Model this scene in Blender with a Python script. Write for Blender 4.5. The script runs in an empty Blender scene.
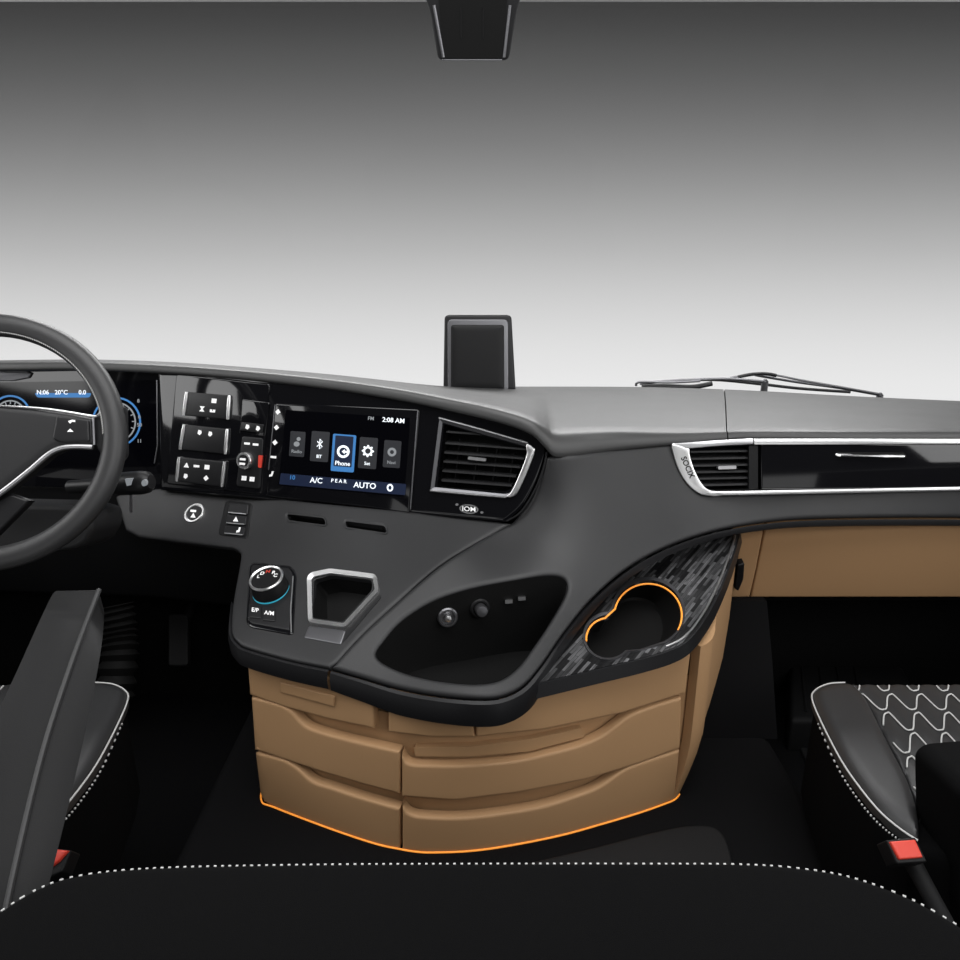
import bpy, bmesh, math, random
import numpy as np
from mathutils import Vector, Matrix
from mathutils.geometry import delaunay_2d_cdt

random.seed(7)
SC = bpy.context.scene
COL = SC.collection
R = math.radians

# ------------------------------------------------------------------ camera
EYE = Vector((0, 0, 1.30)); PITCH = R(17.7); FPX = 720.0
cp, sp = math.cos(PITCH), math.sin(PITCH)
cd = bpy.data.cameras.new('camera'); cam = bpy.data.objects.new('camera', cd); COL.objects.link(cam)
cam.location = EYE; cam.rotation_euler = (R(90) - PITCH, 0, 0)
cd.sensor_width = 36; cd.lens = 36 * FPX / 960; cd.clip_start = 0.02
SC.camera = cam

# ------------------------------------------------------------------ world: studio cyclorama seen through the windscreen
W = bpy.data.worlds.new('studio'); SC.world = W; W.use_nodes = True
nt = W.node_tree; nt.nodes.clear()
out = nt.nodes.new('ShaderNodeOutputWorld'); bg = nt.nodes.new('ShaderNodeBackground')
tc = nt.nodes.new('ShaderNodeTexCoord'); sx = nt.nodes.new('ShaderNodeSeparateXYZ')
ab = nt.nodes.new('ShaderNodeMath'); ab.operation = 'MAXIMUM'; ab.inputs[1].default_value = 0.05
dv = nt.nodes.new('ShaderNodeMath'); dv.operation = 'DIVIDE'
mr = nt.nodes.new('ShaderNodeMapRange'); mr.inputs[1].default_value = -0.25; mr.inputs[2].default_value = 0.35
rp = nt.nodes.new('ShaderNodeValToRGB'); rp.color_ramp.interpolation = 'B_SPLINE'
nt.links.new(tc.outputs['Generated'], sx.inputs[0]); nt.links.new(sx.outputs[1], ab.inputs[0])
nt.links.new(sx.outputs[2], dv.inputs[0]); nt.links.new(ab.outputs[0], dv.inputs[1])
nt.links.new(dv.outputs[0], mr.inputs[0]); nt.links.new(mr.outputs[0], rp.inputs[0])
cr_ = rp.color_ramp
def lin(v): v /= 255.0; return v / 12.92 if v <= .04045 else ((v + .055) / 1.055) ** 2.4
def row_slope(py): b = (480 - py) / FPX; return (-sp + b * cp) / (cp + b * sp)
stops = [(400, 238), (370, 234), (330, 222), (290, 206), (250, 186), (200, 158), (150, 130), (100, 104), (50, 82), (8, 63), (-60, 50)]
els = cr_.elements
for i, (py, v) in enumerate(stops):
    pos = (row_slope(py) + .25) / .6
    if i < 2: e = els[i]; e.position = pos
    else: e = els.new(pos)
    e.color = (lin(v), lin(v), lin(v), 1)
nt.links.new(rp.outputs[0], bg.inputs[0]); bg.inputs[1].default_value = 1.0
nt.links.new(bg.outputs[0], out.inputs[0])

def area(name, loc, look, sx_, sy_, power, col=(1, 1, 1)):
    l = bpy.data.lights.new(name, 'AREA'); l.shape = 'RECTANGLE'; l.size = sx_; l.size_y = sy_; l.energy = power; l.color = col
    o = bpy.data.objects.new(name, l); COL.objects.link(o); o.location = loc
    o.rotation_euler = (Vector(look) - Vector(loc)).to_track_quat('-Z', 'Y').to_euler(); return o
area('overhead_softbox', (0, 0.5, 3.3), (0, 1.0, .4), 3.4, 2.2, 95)
area('added_front_fill', (0.2, 6.0, 4.1), (0.2, 1.8, .9), 7.0, 1.7, 400)  # unseen fill added ahead of the windscreen to brighten the dash top
area('driver_window_softbox', (-2.2, .78, 1.86), (-1, .78, 1.86), 1.45, 1.32, 20)
area('passenger_window_softbox', (2.2, .45, 1.65), (1, .45, 1.65), 1.7, 1.4, 22)
area('added_rear_fill', (1.3, -1.6, 2.5), (.5, 1.4, .6), 2.2, 1.2, 34)  # unseen fill added behind the camera to lift the beige fronts

vs = SC.view_settings
SC.display_settings.display_device = 'sRGB'
vs.view_transform = 'Standard'; vs.look = 'None'; vs.exposure = 0.0; vs.gamma = 1.0; vs.use_curve_mapping = False

# ------------------------------------------------------------------ projection helpers: a sight line meets a surface that stands in the cab
def ray(px, py):
    a = (px - 480) / FPX; b = (480 - py) / FPX
    return Vector((a, cp + b * sp, -sp + b * cp))
def at(px, py, Y): d = ray(px, py); return EYE + d * (Y / d.y)
def atz(px, py, z): d = ray(px, py); return EYE + d * ((z - EYE.z) / d.z)
def proj(p):
    v = Vector(p) - EYE
    t = v.y * cp - v.z * sp; b = v.y * sp + v.z * cp
    return (480 + FPX * v.x / t, 480 - FPX * b / t)

class Plane:
    def __init__(s, *pts):
        a, b, c = [at(*p) if not isinstance(p, Vector) else p for p in pts]
        s.o = a; s.n = (b - a).cross(c - a).normalized()
        if s.n.dot(EYE - a) < 0: s.n = -s.n
    def P(s, px, py, h=0):
        d = ray(px, py); return EYE + d * ((s.o - EYE).dot(s.n) / d.dot(s.n)) + s.n * h
    def N(s, px, py): return s.n
def zplane(z): return Plane(Vector((0, 1, z)), Vector((1, 1, z)), Vector((0, 2, z)))

class Field:
    """a smooth surface through points given as sight line + distance ahead (thin-plate spline of inverse depth)"""
    def __init__(s, ctrl, reg=1e-6):
        q = np.array([(c[0] / 300., c[1] / 300.) for c in ctrl]); n = len(q)
        w = np.array([ray(c[0], c[1]).y / c[2] for c in ctrl])
        K = s.k(np.linalg.norm(q[:, None] - q[None], axis=2)) + np.eye(n) * reg
        Pm = np.c_[np.ones(n), q]
        A = np.block([[K, Pm], [Pm.T, np.zeros((3, 3))]])
        s.c = np.linalg.solve(A, np.r_[w, np.zeros(3)]); s.q = q
    @staticmethod
    def k(r): return np.where(r > 1e-9, r * r * np.log(np.maximum(r, 1e-9)), 0)
    def p(s, px, py):
        v = np.array((px / 300., py / 300.)); n = len(s.q)
        w = s.k(np.linalg.norm(s.q - v, axis=1)) @ s.c[:n] + s.c[n] + s.c[n + 1] * v[0] + s.c[n + 2] * v[1]
        return EYE + ray(px, py) * (1 / w)
    def N(s, px, py):
        a = s.p(px + 2, py) - s.p(px - 2, py); b = s.p(px, py + 2) - s.p(px, py - 2)
        n = a.cross(b).normalized()
        return n if n.dot(EYE - s.p(px, py)) > 0 else -n
    def P(s, px, py, h=0):
        return s.p(px, py) + (s.N(px, py) * h if h else Vector((0, 0, 0)))

def cr(pts, n=6, closed=False):
    """Catmull-Rom through points of any dimension"""
    P_ = [np.array(p, float) for p in pts]; m = len(P_); o = []
    for i in range(m if closed else m - 1):
        if closed: p0, p1, p2, p3 = P_[i - 1], P_[i], P_[(i + 1) % m], P_[(i + 2) % m]
        else: p0, p1, p2, p3 = P_[max(i - 1, 0)], P_[i], P_[i + 1], P_[min(i + 2, m - 1)]
        for j in range(n):
            t = j / n
            o.append(.5 * ((2 * p1) + (-p0 + p2) * t + (2 * p0 - 5 * p1 + 4 * p2 - p3) * t * t + (-p0 + 3 * p1 - 3 * p2 + p3) * t ** 3))
    if not closed: o.append(P_[-1])
    return [tuple(x) for x in o]
def rp_(pts, r, n=5):
    """polygon with rounded corners"""
    o = []; m = len(pts)
    for i in range(m):
        a, b, c = [np.array(pts[k % m], float) for k in (i - 1, i, i + 1)]
        rr = r[i] if isinstance(r, (list, tuple)) else r
        la, lc = np.linalg.norm(a - b), np.linalg.norm(c - b)
        d = min(rr, la * .48, lc * .48)
        if d < .05: o.append(tuple(b)); continue
        s, e = b + (a - b) / la * d, b + (c - b) / lc * d
        for j in range(n + 1):
            t = j / n; o.append(tuple(s * (1 - t) ** 2 + 2 * b * t * (1 - t) + e * t * t))
    return o
def ell(cx, cy, rx, ry, n=32, rot=0):
    c, s = math.cos(R(rot)), math.sin(R(rot)); o = []
    for i in range(n):
        a = 2 * math.pi * i / n; x, y = rx * math.cos(a), ry * math.sin(a)
        o.append((cx + x * c - y * s, cy + x * s + y * c))
    return o
def arc(cx, cy, rx, ry, a0, a1, n=16):
    return [(cx + rx * math.cos(R(a0 + (a1 - a0) * i / n)), cy + ry * math.sin(R(a0 + (a1 - a0) * i / n))) for i in range(n + 1)]
def inside(poly, x, y):
    c = False; n = len(poly); j = n - 1
    for i in range(n):
        xi, yi = poly[i]; xj, yj = poly[j]
        if (yi > y) != (yj > y) and x < (xj - xi) * (y - yi) / (yj - yi) + xi: c = not c
        j = i
    return c
def segdist(pts, polys):
    """distance of each point to the nearest edge of any polygon"""
    P_ = np.array(pts); d = np.full(len(P_), 1e9)
    for poly in polys:
        a = np.array(poly); b = np.roll(a, -1, 0); ab = b - a; L = np.maximum((ab ** 2).sum(1), 1e-12)
        for i in range(len(a)):
            t = np.clip(((P_ - a[i]) @ ab[i]) / L[i], 0, 1)
            d = np.minimum(d, np.linalg.norm(P_ - a[i] - t[:, None] * ab[i], axis=1))
    return d
def densify(poly, step):
    o = []; n = len(poly)
    for i in range(n):
        a, b = np.array(poly[i]), np.array(poly[(i + 1) % n]); k = max(1, int(np.linalg.norm(b - a) / step))
        for j in range(k): o.append(tuple(a + (b - a) * j / k))
    return o

# ------------------------------------------------------------------ mesh builders
def loft(bm, rows, closed=False, cap0=False, cap1=False):
    V = [[bm.verts.new(p) for p in r] for r in rows]; m = len(rows[0])
    for a, b in zip(V[:-1], V[1:]):
        for i in range(m if closed else m - 1):
            j = (i + 1) % m; bm.faces.new((a[i], a[j], b[j], b[i]))
    if cap0: bm.faces.new(V[0][::-1])
    if cap1: bm.faces.new(V[-1])
    return V
def tube(bm, pts, r, n=8, closed=False, cap=True):
    pts = [Vector(p) for p in pts]; m = len(pts); rows = []
    ref = None
    for i, p in enumerate(pts):
        t = (pts[(i + 1) % m] - pts[i - 1]) if closed else (pts[min(i + 1, m - 1)] - pts[max(i - 1, 0)])
        if t.length < 1e-9: t = Vector((0, 0, 1))
        t.normalize()
        if ref is None: ref = t.orthogonal().normalized()
        ref = (ref - t * ref.dot(t)); ref = ref.normalized() if ref.length > 1e-6 else t.orthogonal().normalized()
        bn = t.cross(ref); rr = r[i] if isinstance(r, (list, tuple)) else r
        rows.append([p + (ref * math.cos(2 * math.pi * k / n) + bn * math.sin(2 * math.pi * k / n)) * rr for k in range(n)])
    if closed: rows.append(rows[0])
    V = loft(bm, rows, closed=True, cap0=cap and not closed, cap1=cap and not closed)
    if closed: bmesh.ops.remove_doubles(bm, verts=[v for q in (V[0], V[-1]) for v in q], dist=1e-6)
def lathe(bm, c, ax, prof, n=32, hollow=False):
    """profile of (radius, height) about an axis"""
    ax = Vector(ax).normalized(); u = ax.orthogonal().normalized(); v = ax.cross(u); c = Vector(c)
    rows = [[c + ax * h + (u * math.cos(2 * math.pi * k / n) + v * math.sin(2 * math.pi * k / n)) * max(r, 1e-5) for k in range(n)] for r, h in prof]
    if hollow: rows.append(rows[0])
    V = loft(bm, rows, closed=True, cap0=not hollow, cap1=not hollow)
    if hollow: bmesh.ops.remove_doubles(bm, verts=[v for q in (V[0], V[-1]) for v in q], dist=1e-7)
def box(bm, lo, hi, bev=0):
    r = bmesh.ops.create_cube(bm, size=1); v = r['verts']
    for x in v: x.co = Vector([lo[i] + (x.co[i] + .5) * (hi[i] - lo[i]) for i in range(3)])
    if bev:
        e = list({e for x in v for e in x.link_edges}); bmesh.ops.bevel(bm, geom=e, offset=bev, segments=3, affect='EDGES', profile=.5)
def prism(bm, S, poly, h0, h1, bev=0, bh=0):
    """solid slab standing on a surface between heights h0 and h1, top edge chamfered"""
    rows = [[S.P(x, y, h0) for x, y in poly]]
    if bev:
        c = np.mean(poly, 0); rows.append([S.P(x, y, h1 - bh) for x, y in poly])
        ins = offset(poly, bev)
        rows.append([S.P(x, y, h1 - bh * .3) for x, y in offset(poly, bev * .3)])
        rows.append([S.P(x, y, h1) for x, y in ins])
    else: rows.append([S.P(x, y, h1) for x, y in poly])
    loft(bm, rows, closed=True, cap0=True, cap1=True)
def offset(poly, d):
    """polygon moved inward by d"""
    a = np.array(poly, float); n = len(a)
    ar = .5 * sum(a[i - 1][0] * a[i][1] - a[i][0] * a[i - 1][1] for i in range(n)); sg = 1 if ar > 0 else -1
    o = []
    for i in range(n):
        e1 = a[i] - a[i - 1]; e2 = a[(i + 1) % n] - a[i]
        n1 = np.array((-e1[1], e1[0])) / (np.linalg.norm(e1) + 1e-9) * sg; n2 = np.array((-e2[1], e2[0])) / (np.linalg.norm(e2) + 1e-9) * sg
        m = n1 + n2; L = np.linalg.norm(m)
        if L < 1e-6: o.append(tuple(a[i])); continue
        m /= L; k = d / max(m @ n2, .4); o.append(tuple(a[i] + m * k))
    return o
def ring(bm, S, outer, inner, h0, h1, hin=None):
    hin = h1 if hin is None else hin
    rows = [[S.P(x, y, h0) for x, y in outer], [S.P(x, y, h1) for x, y in outer], [S.P(x, y, hin) for x, y in inner], [S.P(x, y, h0) for x, y in inner]]
    rows.append(rows[0])
    V = loft(bm, rows, closed=True); bmesh.ops.remove_doubles(bm, verts=[v for q in (V[0], V[-1]) for v in q], dist=1e-7)
def patch(bm, S, outline, holes=(), thick=.01, rim=0, rimh=0, step=9, h=0, holerim=True, bump=None, uvax=None):
    """a shell following a surface: outline, holes, rounded rim and real thickness"""
    st = min(step, max(3, rim / 2)) if rim else step
    loops = [densify(outline, st)] + [densify(q, st) for q in holes]
    pts, edges = [], []
    for L in loops:
        b = len(pts); pts += L; edges += [(b + i, b + (i + 1) % len(L)) for i in range(len(L))]
    nb = len(pts); xs = [p[0] for p in loops[0]]; ys = [p[1] for p in loops[0]]
    extra = []
    if rim:
        for k, L in enumerate(loops):
            if k and not holerim: continue
            for f in (.12, .3, .55, .8, 1.0):
                extra += offset(L, rim * f * (1 if k == 0 else -1))
    gx = np.arange(min(xs) + step * .5, max(xs), step); gy = np.arange(min(ys) + step * .5, max(ys), step)
    extra_g = [(x + (step * .25 if j % 2 else -step * .25), y) for j, y in enumerate(gy) for x in gx]
    rl = loops if holerim else loops[:1]
    if extra:
        dd = segdist(extra, loops); extra = [e for e, d in zip(extra, dd) if d > rim * .1]
    if extra_g:
        dd = segdist(extra_g, loops); lim = max(rim * 1.05, step * .4); extra_g = [e for e, d in zip(extra_g, dd) if d > lim]
    allp = [p for p in extra + extra_g if inside(loops[0], *p) and not any(inside(L, *p) for L in loops[1:])]
    vin = [Vector(p) for p in pts + allp]
    v2, e2, f2, ov, oe, of = delaunay_2d_cdt(vin, edges, [], 0, 1e-4)
    P2 = [tuple(v) for v in v2]
    keep = []
    for f in f2:
        cx = sum(P2[i][0] for i in f) / len(f); cy = sum(P2[i][1] for i in f) / len(f)
        if inside(loops[0], cx, cy) and not any(inside(L, cx, cy) for L in loops[1:]): keep.append(f)
    hh = np.full(len(P2), float(h))
    if rim:
        d = np.clip(segdist(P2, rl) / rim, 0, 1); hh -= rimh * (1 - np.sqrt(np.maximum(0, 1 - (1 - d) ** 2)))
    if bump: hh += np.array([bump(*p) for p in P2])
    F = [bm.verts.new(S.P(p[0], p[1], hv)) for p, hv in zip(P2, hh)]
    B = [bm.verts.new(S.P(p[0], p[1], h - thick)) for p in P2]
    ecount = {}
    for f in keep:
        bm.faces.new([F[i] for i in f]); bm.faces.new([B[i] for i in f][::-1])
        for i in range(3):
            a, b = f[i], f[(i + 1) % 3]; ecount[(a, b)] = 1
    for (a, b) in list(ecount):
        if (b, a) not in ecount: bm.faces.new((F[b], F[a], B[a], B[b]))
    bmesh.ops.delete(bm, geom=[v for v in F + B if not v.link_faces], context='VERTS')

def build(name, bm, mat, parent=None, ang=38, **props):
    bmesh.ops.recalc_face_normals(bm, faces=bm.faces)
    me = bpy.data.meshes.new(name); bm.to_mesh(me); bm.free()
    for m in (mat if isinstance(mat, (list, tuple)) else [mat]): me.materials.append(m)
    me.polygons.foreach_set('use_smooth', [True] * len(me.polygons)); me.set_sharp_from_angle(angle=R(ang))
    o = bpy.data.objects.new(name, me); COL.objects.link(o)
    if parent: o.parent = parent
    for k, v in props.items(): o[k] = v
    return o
def thing(name, label, cat, loc=(0, 0, 0), group=None):
    o = bpy.data.objects.new(name, None); COL.objects.link(o); o.empty_display_size = .05
    BASE[o.name] = Vector(loc); o['label'] = label; o['category'] = cat
    if group: o['group'] = group
    return o
BASE = {}
def bmn(): return bmesh.new()
def T(s, S, org, size, mat, parent, du=(1, 0), dvv=(0, 1), h=.0008, name='lettering', thick=.0005):
    """raised lettering laid on a surface"""
    c = bpy.data.curves.new('tmp', 'FONT'); c.body = s; c.align_x = 'CENTER'; c.align_y = 'CENTER'; c.resolution_u = 3; c.extrude = .02; c.offset = .012
    o = bpy.data.objects.new('tmp', c); COL.objects.link(o)
    me = bpy.data.meshes.new_from_object(o.evaluated_get(bpy.context.evaluated_depsgraph_get()))
    bpy.data.objects.remove(o); bpy.data.curves.remove(c)
    for v in me.vertices:
        x, y, z = v.co * size
        p = S.P(org[0] + du[0] * x - dvv[0] * y, org[1] + du[1] * x - dvv[1] * y, h + (thick if z > 0 else 0)); v.co = p
    me.name = name; me.materials.clear(); me.materials.append(mat)
    ob = bpy.data.objects.new(name, me); COL.objects.link(ob); ob.parent = parent
    return ob

# ------------------------------------------------------------------ materials
def mat(name, col, rough=.5, metal=0, spec=.5, bump=0, bscale=400, emit=None, es=1, coat=0, sheen=0, vary=0):
    m = bpy.data.materials.new(name); m.use_nodes = True; n = m.node_tree.nodes; l = m.node_tree.links
    b = n['Principled BSDF']; b.inputs['Base Color'].default_value = (*col, 1); b.inputs['Roughness'].default_value = rough
    b.inputs['Metallic'].default_value = metal; b.inputs['Specular IOR Level'].default_value = spec
    b.inputs['Coat Weight'].default_value = coat; b.inputs['Sheen Weight'].default_value = sheen
    if emit: b.inputs['Emission Color'].default_value = (*emit, 1); b.inputs['Emission Strength'].default_value = es
    t = n.new('ShaderNodeTexCoord')
    if bump:
        z = n.new('ShaderNodeTexNoise'); z.inputs['Scale'].default_value = bscale; z.inputs['Detail'].default_value = 3
        u = n.new('ShaderNodeBump'); u.inputs['Strength'].default_value = bump; u.inputs['Distance'].default_value = .001
        l.new(t.outputs['Object'], z.inputs['Vector']); l.new(z.outputs[0], u.inputs['Height']); l.new(u.outputs[0], b.inputs['Normal'])
    if vary:
        z2 = n.new('ShaderNodeTexNoise'); z2.inputs['Scale'].default_value = 6
        mx = n.new('ShaderNodeMapRange'); mx.inputs[3].default_value = rough - vary; mx.inputs[4].default_value = rough + vary
        l.new(t.outputs['Object'], z2.inputs['Vector']); l.new(z2.outputs[0], mx.inputs[0]); l.new(mx.outputs[0], b.inputs['Roughness'])
    return m
M = dict(
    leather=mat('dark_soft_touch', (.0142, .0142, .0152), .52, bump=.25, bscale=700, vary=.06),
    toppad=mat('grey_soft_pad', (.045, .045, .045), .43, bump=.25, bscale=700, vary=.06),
    edge=mat('black_edge', (.008, .008, .009), .42, spec=.35),
    gloss=mat('piano_black', (.004, .004, .005), .06, spec=.5, coat=.3),
    black=mat('black_plastic', (.005, .005, .0055), .5, spec=.25, bump=.1),
    key=mat('key_plastic', (.009, .009, .010), .4, spec=.4),
    deep=mat('black_recess', (.004, .004, .004), .7, spec=.2),
    chrome=mat('chrome', (.72, .72, .73), .16, metal=1),
    satin=mat('satin_metal', (.66, .66, .67), .36, metal=1),
    bright=mat('bright_metal', (.93, .93, .93), .3, metal=1),
    arm=mat('armrest_cover', (.007, .007, .0075), .62, spec=.22, bump=.2, bscale=700),
    hub=mat('hub_cover', (.010, .010, .011), .5, bump=.2, bscale=700),
    steel=mat('dark_steel', (.18, .18, .19), .35, metal=.9),
    beige=mat('beige_leatherette', (.44, .262, .132), .55, bump=.12, bscale=500, spec=.35),
    carpet=mat('black_carpet', (.0045, .0045, .005), .95, bump=.8, bscale=900, spec=.1),
    rubber=mat('black_rubber', (.010, .010, .0105), .65, bump=.2, spec=.2),
    cloth=mat('black_cloth', (.0022, .0022, .0024), .9, bump=.5, bscale=1200, spec=.06),
    seat=mat('dark_seat_leather', (.026, .026, .027), .42, bump=.3, bscale=600),
    thread=mat('white_thread', (.50, .50, .49), .7),
    white=mat('printed_white', (.8, .8, .8), .5, emit=(1, 1, 1), es=.25),
    lit=mat('screen_white', (.5, .5, .5), .5, emit=(.85, .93, 1), es=.9),
    dimlit=mat('screen_grey', (.1, .1, .1), .5, emit=(.6, .65, .7), es=.3),
    blue=mat('screen_blue', (.02, .08, .2), .5, emit=(.05, .25, .62), es=.55),
    navy=mat('screen_navy', (.005, .01, .03), .4, emit=(.004, .016, .06), es=.2),
    cyan=mat('cyan_light_ring', (.02, .2, .28), .5, emit=(.03, .36, .5), es=.6),
    tile=mat('screen_tile', (.02, .02, .022), .3, emit=(.02, .022, .026), es=.6),
    screen=mat('display_glass', (.001, .001, .002), .08, spec=.4),
    red=mat('red_plastic', (.62, .05, .03), .4),
    orange=mat('orange_light_line', (.9, .35, .05), .5, emit=(1, .30, .03), es=.45),
)
# glass
g = bpy.data.materials.new('clear_glass'); g.use_nodes = True; n = g.node_tree.nodes; n.clear(); l = g.node_tree.links
o_ = n.new('ShaderNodeOutputMaterial'); mx = n.new('ShaderNodeMixShader'); tr = n.new('ShaderNodeBsdfTransparent'); gl = n.new('ShaderNodeBsdfGlossy')
gl.inputs['Roughness'].default_value = .02; mx.inputs[0].default_value = .002; tr.inputs[0].default_value = (.985, .985, .985, 1)
l.new(tr.outputs[0], mx.inputs[1]); l.new(gl.outputs[0], mx.inputs[2]); l.new(mx.outputs[0], o_.inputs[0]); M['glass'] = g
# slate-like inlay of the cup holder panel: staggered strips with their own grey and sheen
def slate():
    m = bpy.data.materials.new('grey_strip_inlay'); m.use_nodes = True; n = m.node_tree.nodes; l = m.node_tree.links; b = n['Principled BSDF']
    t = n.new('ShaderNodeTexCoord'); mp = n.new('ShaderNodeMapping'); mp.inputs['Rotation'].default_value = (0, 0, R(-52))
    br = n.new('ShaderNodeTexBrick'); br.inputs['Scale'].default_value = 1; br.inputs['Brick Width'].default_value = .045; br.inputs['Row Height'].default_value = .0065
    br.inputs['Mortar Size'].default_value = .0004; br.inputs['Color1'].default_value = (.02, .02, .021, 1); br.inputs['Color2'].default_value = (.31, .31, .32, 1)
    br.inputs['Mortar'].default_value = (.01, .01, .01, 1); br.offset = .37; br.inputs['Bias'].default_value = -.3
    st = n.new('ShaderNodeMapping'); st.inputs['Scale'].default_value = (25, 260, 1)
    ns = n.new('ShaderNodeTexNoise'); ns.inputs['Scale'].default_value = 1; ns.inputs['Detail'].default_value = 4
    mxx = n.new('ShaderNodeMix'); mxx.data_type = 'RGBA'; mxx.blend_type = 'MULTIPLY'; mxx.inputs[0].default_value = .8
    ml = n.new('ShaderNodeMapRange'); ml.inputs[1].default_value = .3; ml.inputs[2].default_value = .7; ml.inputs[3].default_value = .3; ml.inputs[4].default_value = 1.5
    l.new(t.outputs['Object'], mp.inputs[0]); l.new(mp.outputs[0], br.inputs[0]); l.new(mp.outputs[0], st.inputs[0]); l.new(st.outputs[0], ns.inputs[0])
    l.new(ns.outputs[0], ml.inputs[0]); l.new(br.outputs[0], mxx.inputs[6]); l.new(ml.outputs[0], mxx.inputs[7]); l.new(mxx.outputs[2], b.inputs['Base Color'])
    b.inputs['Metallic'].default_value = .55; b.inputs['Roughness'].default_value = .33
    u = n.new('ShaderNodeBump'); u.inputs['Strength'].default_value = .5; u.inputs['Distance'].default_value = .002
    l.new(br.outputs[0], u.inputs['Height']); l.new(u.outputs[0], b.inputs['Normal'])
    return m
M['slate'] = slate()

# ================================================================== THE SETTING
TZ = .25                                                     # engine tunnel floor
def struct(name, bm, m, **k): return build(name, bm, m, kind='structure', **k)
bm = bmn(); box(bm, (-1.5, -.3, -.06), (1.5, 2.02, 0)); struct('floor', bm, M['carpet'])
bm = bmn(); box(bm, (-.56, -.3, -.002), (.66, 1.9, TZ), .03); struct('floor_tunnel', bm, M['carpet'])
bm = bmn(); box(bm, (-1.5, 1.9, 0), (1.5, 2.02, .80)); struct('wall_front', bm, M['deep'])
bm = bmn(); box(bm, (-1.58, -.3, -.06), (-1.48, 2.02, .86)); struct('wall_left', bm, M['black'])
bm = bmn(); box(bm, (1.48, -.3, -.06), (1.58, 2.02, .86)); struct('wall_right', bm, M['black'])
bm = bmn(); rows = []
for (Y, z) in ((2.22, .80), (2.16, 1.15), (2.06, 1.55), (1.955, 1.90)):
    rows.append([(x, Y - .10 * (x / 1.5) ** 2, z) for x in np.linspace(-1.5, 1.5, 13)])
back = [[(p[0], p[1] + .006, p[2]) for p in r] for r in rows]
loft(bm, rows); loft(bm, back); bmesh.ops.remove_doubles(bm, verts=bm.verts, dist=1e-6); struct('window_1', bm, M['glass'])
zt = at(480, 2.5, 1.995).z
bm = bmn(); box(bm, (-1.5, 1.935, zt), (1.5, 1.995, zt + .09), .006); struct('ceiling', bm, mat('grey_headliner', (.35, .35, .35), .8))

# ================================================================== DASHBOARD
dash = thing('dashboard', 'dark grey and black truck dashboard curving across the cab under the windscreen', 'dashboard', (0, 1.9, .25))

# --- top pads
hood_front = [(-120, 370, 1.64, .014), (0, 369.5, 1.63, .014), (80, 369, 1.63, .014), (160, 372, 1.62, .014), (220, 376, 1.59, .014), (280, 382, 1.55, .015), (330, 388, 1.52, .016), (370, 394, 1.49, .017), (410, 401, 1.46, .018), (450, 409.5, 1.43, .019), (485, 417.5, 1.395, .02), (515, 426, 1.37, .021), (534, 435, 1.36, .025), (545, 446, 1.36, .034), (556, 456, 1.365, .042),
              (580, 454.5, 1.39, .040), (620, 449, 1.42, .033), (660, 445, 1.455, .024), (690, 442, 1.475, .018), (727, 439.5, 1.49, .015)]
pass_front = [(727, 439.5, 1.49, .015), (752, 438.5, 1.5, .014), (840, 439, 1.5, .014), (960, 439, 1.5, .014), (1120, 440, 1.5, .014)]
hood_back = [(-120, 366, 1.96), (0, 364, 1.96), (80, 362, 1.96), (160, 364, 1.96), (240, 369, 1.98), (330, 376, 2.02), (440, 386, 2.06), (515, 386.5, 2.1), (640, 387, 2.1), (740, 390, 2.1), (850, 396, 2.1), (960, 401, 2.1), (1180, 410, 2.1)]
Bc = [at(*p) for p in cr(hood_back, 6)]
bx, by, bz = [np.array([p[k] for p in Bc]) for k in range(3)]
def sweep_pad(front, name, m, parent, seam_x=None):
    """pad from the front roll back to the windscreen; every cross-section is closed"""
    cols = []
    for (px, py, Y, rr) in cr(front, 5):
        a = at(px, py, Y); x = a.x * 1.36
        b = Vector((x, np.interp(x, bx, by), np.interp(x, bx, bz)))
        sec = [a + Vector((0, .05, -.012)), a + Vector((0, .003, -.004))]
        for ang in (-15, 5, 25, 45, 65, 85): sec.append(a + Vector((0, rr * .8 * (1 - math.cos(R(max(ang, 0)))), rr * .12 + rr * .88 * math.sin(R(max(ang, 0))) + (0 if ang >= 0 else -rr * .12))))
        top = sec[-1]
        for f in (.08, .2, .4, .6, .8, .92, 1): sec.append(top * (1 - f) + b * f + Vector((0, 0, .008 * math.sin(math.pi * f))))
        sec += [b + Vector((0, .03, -.06)), b + Vector((0, -.02, -.12)), a + Vector((0, .2, -.05))]
        cols.append(sec)
    bm = bmn(); loft(bm, cols, True, True, True)
    return build(name, bm, m, parent, ang=60)
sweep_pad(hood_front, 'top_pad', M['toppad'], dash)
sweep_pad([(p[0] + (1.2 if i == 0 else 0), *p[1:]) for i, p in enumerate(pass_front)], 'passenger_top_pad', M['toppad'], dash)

# --- side panel: the S-shaped sweep from the passenger side down to the storage tray
FC = [(545, 447, 1.375), (620, 445, 1.425), (680, 445, 1.475), (750, 442, 1.505), (960, 444, 1.505), (600, 480, 1.375), (560, 520, 1.325), (680, 500, 1.43), (800, 505, 1.47), (960, 519, 1.475), (1120, 520, 1.475), (1120, 444, 1.505),
      (740, 527, 1.44), (660, 555, 1.33), (600, 605, 1.215), (545, 680, 1.06), (480, 698, 1.01), (400, 688, 1.05), (330, 668, 1.085), (400, 597, 1.195), (505, 527, 1.365), (470, 560, 1.265), (540, 560, 1.27), (530, 490, 1.375)]
FL = Field(FC, 1e-5)
low_curve = [(1120, 520), (960, 518), (860, 518), (790, 520), (740, 526), (700, 535), (660, 550), (624, 571), (590, 601), (563, 634), (543, 663), (524, 685), (503, 695.5), (480, 698), (440, 695), (400, 688), (362, 677), (331, 668)]
lc = cr(low_curve, 5)
seam = [(331, 668), (362, 634), (400, 599), (440, 565), (475, 543), (512, 522)]
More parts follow.
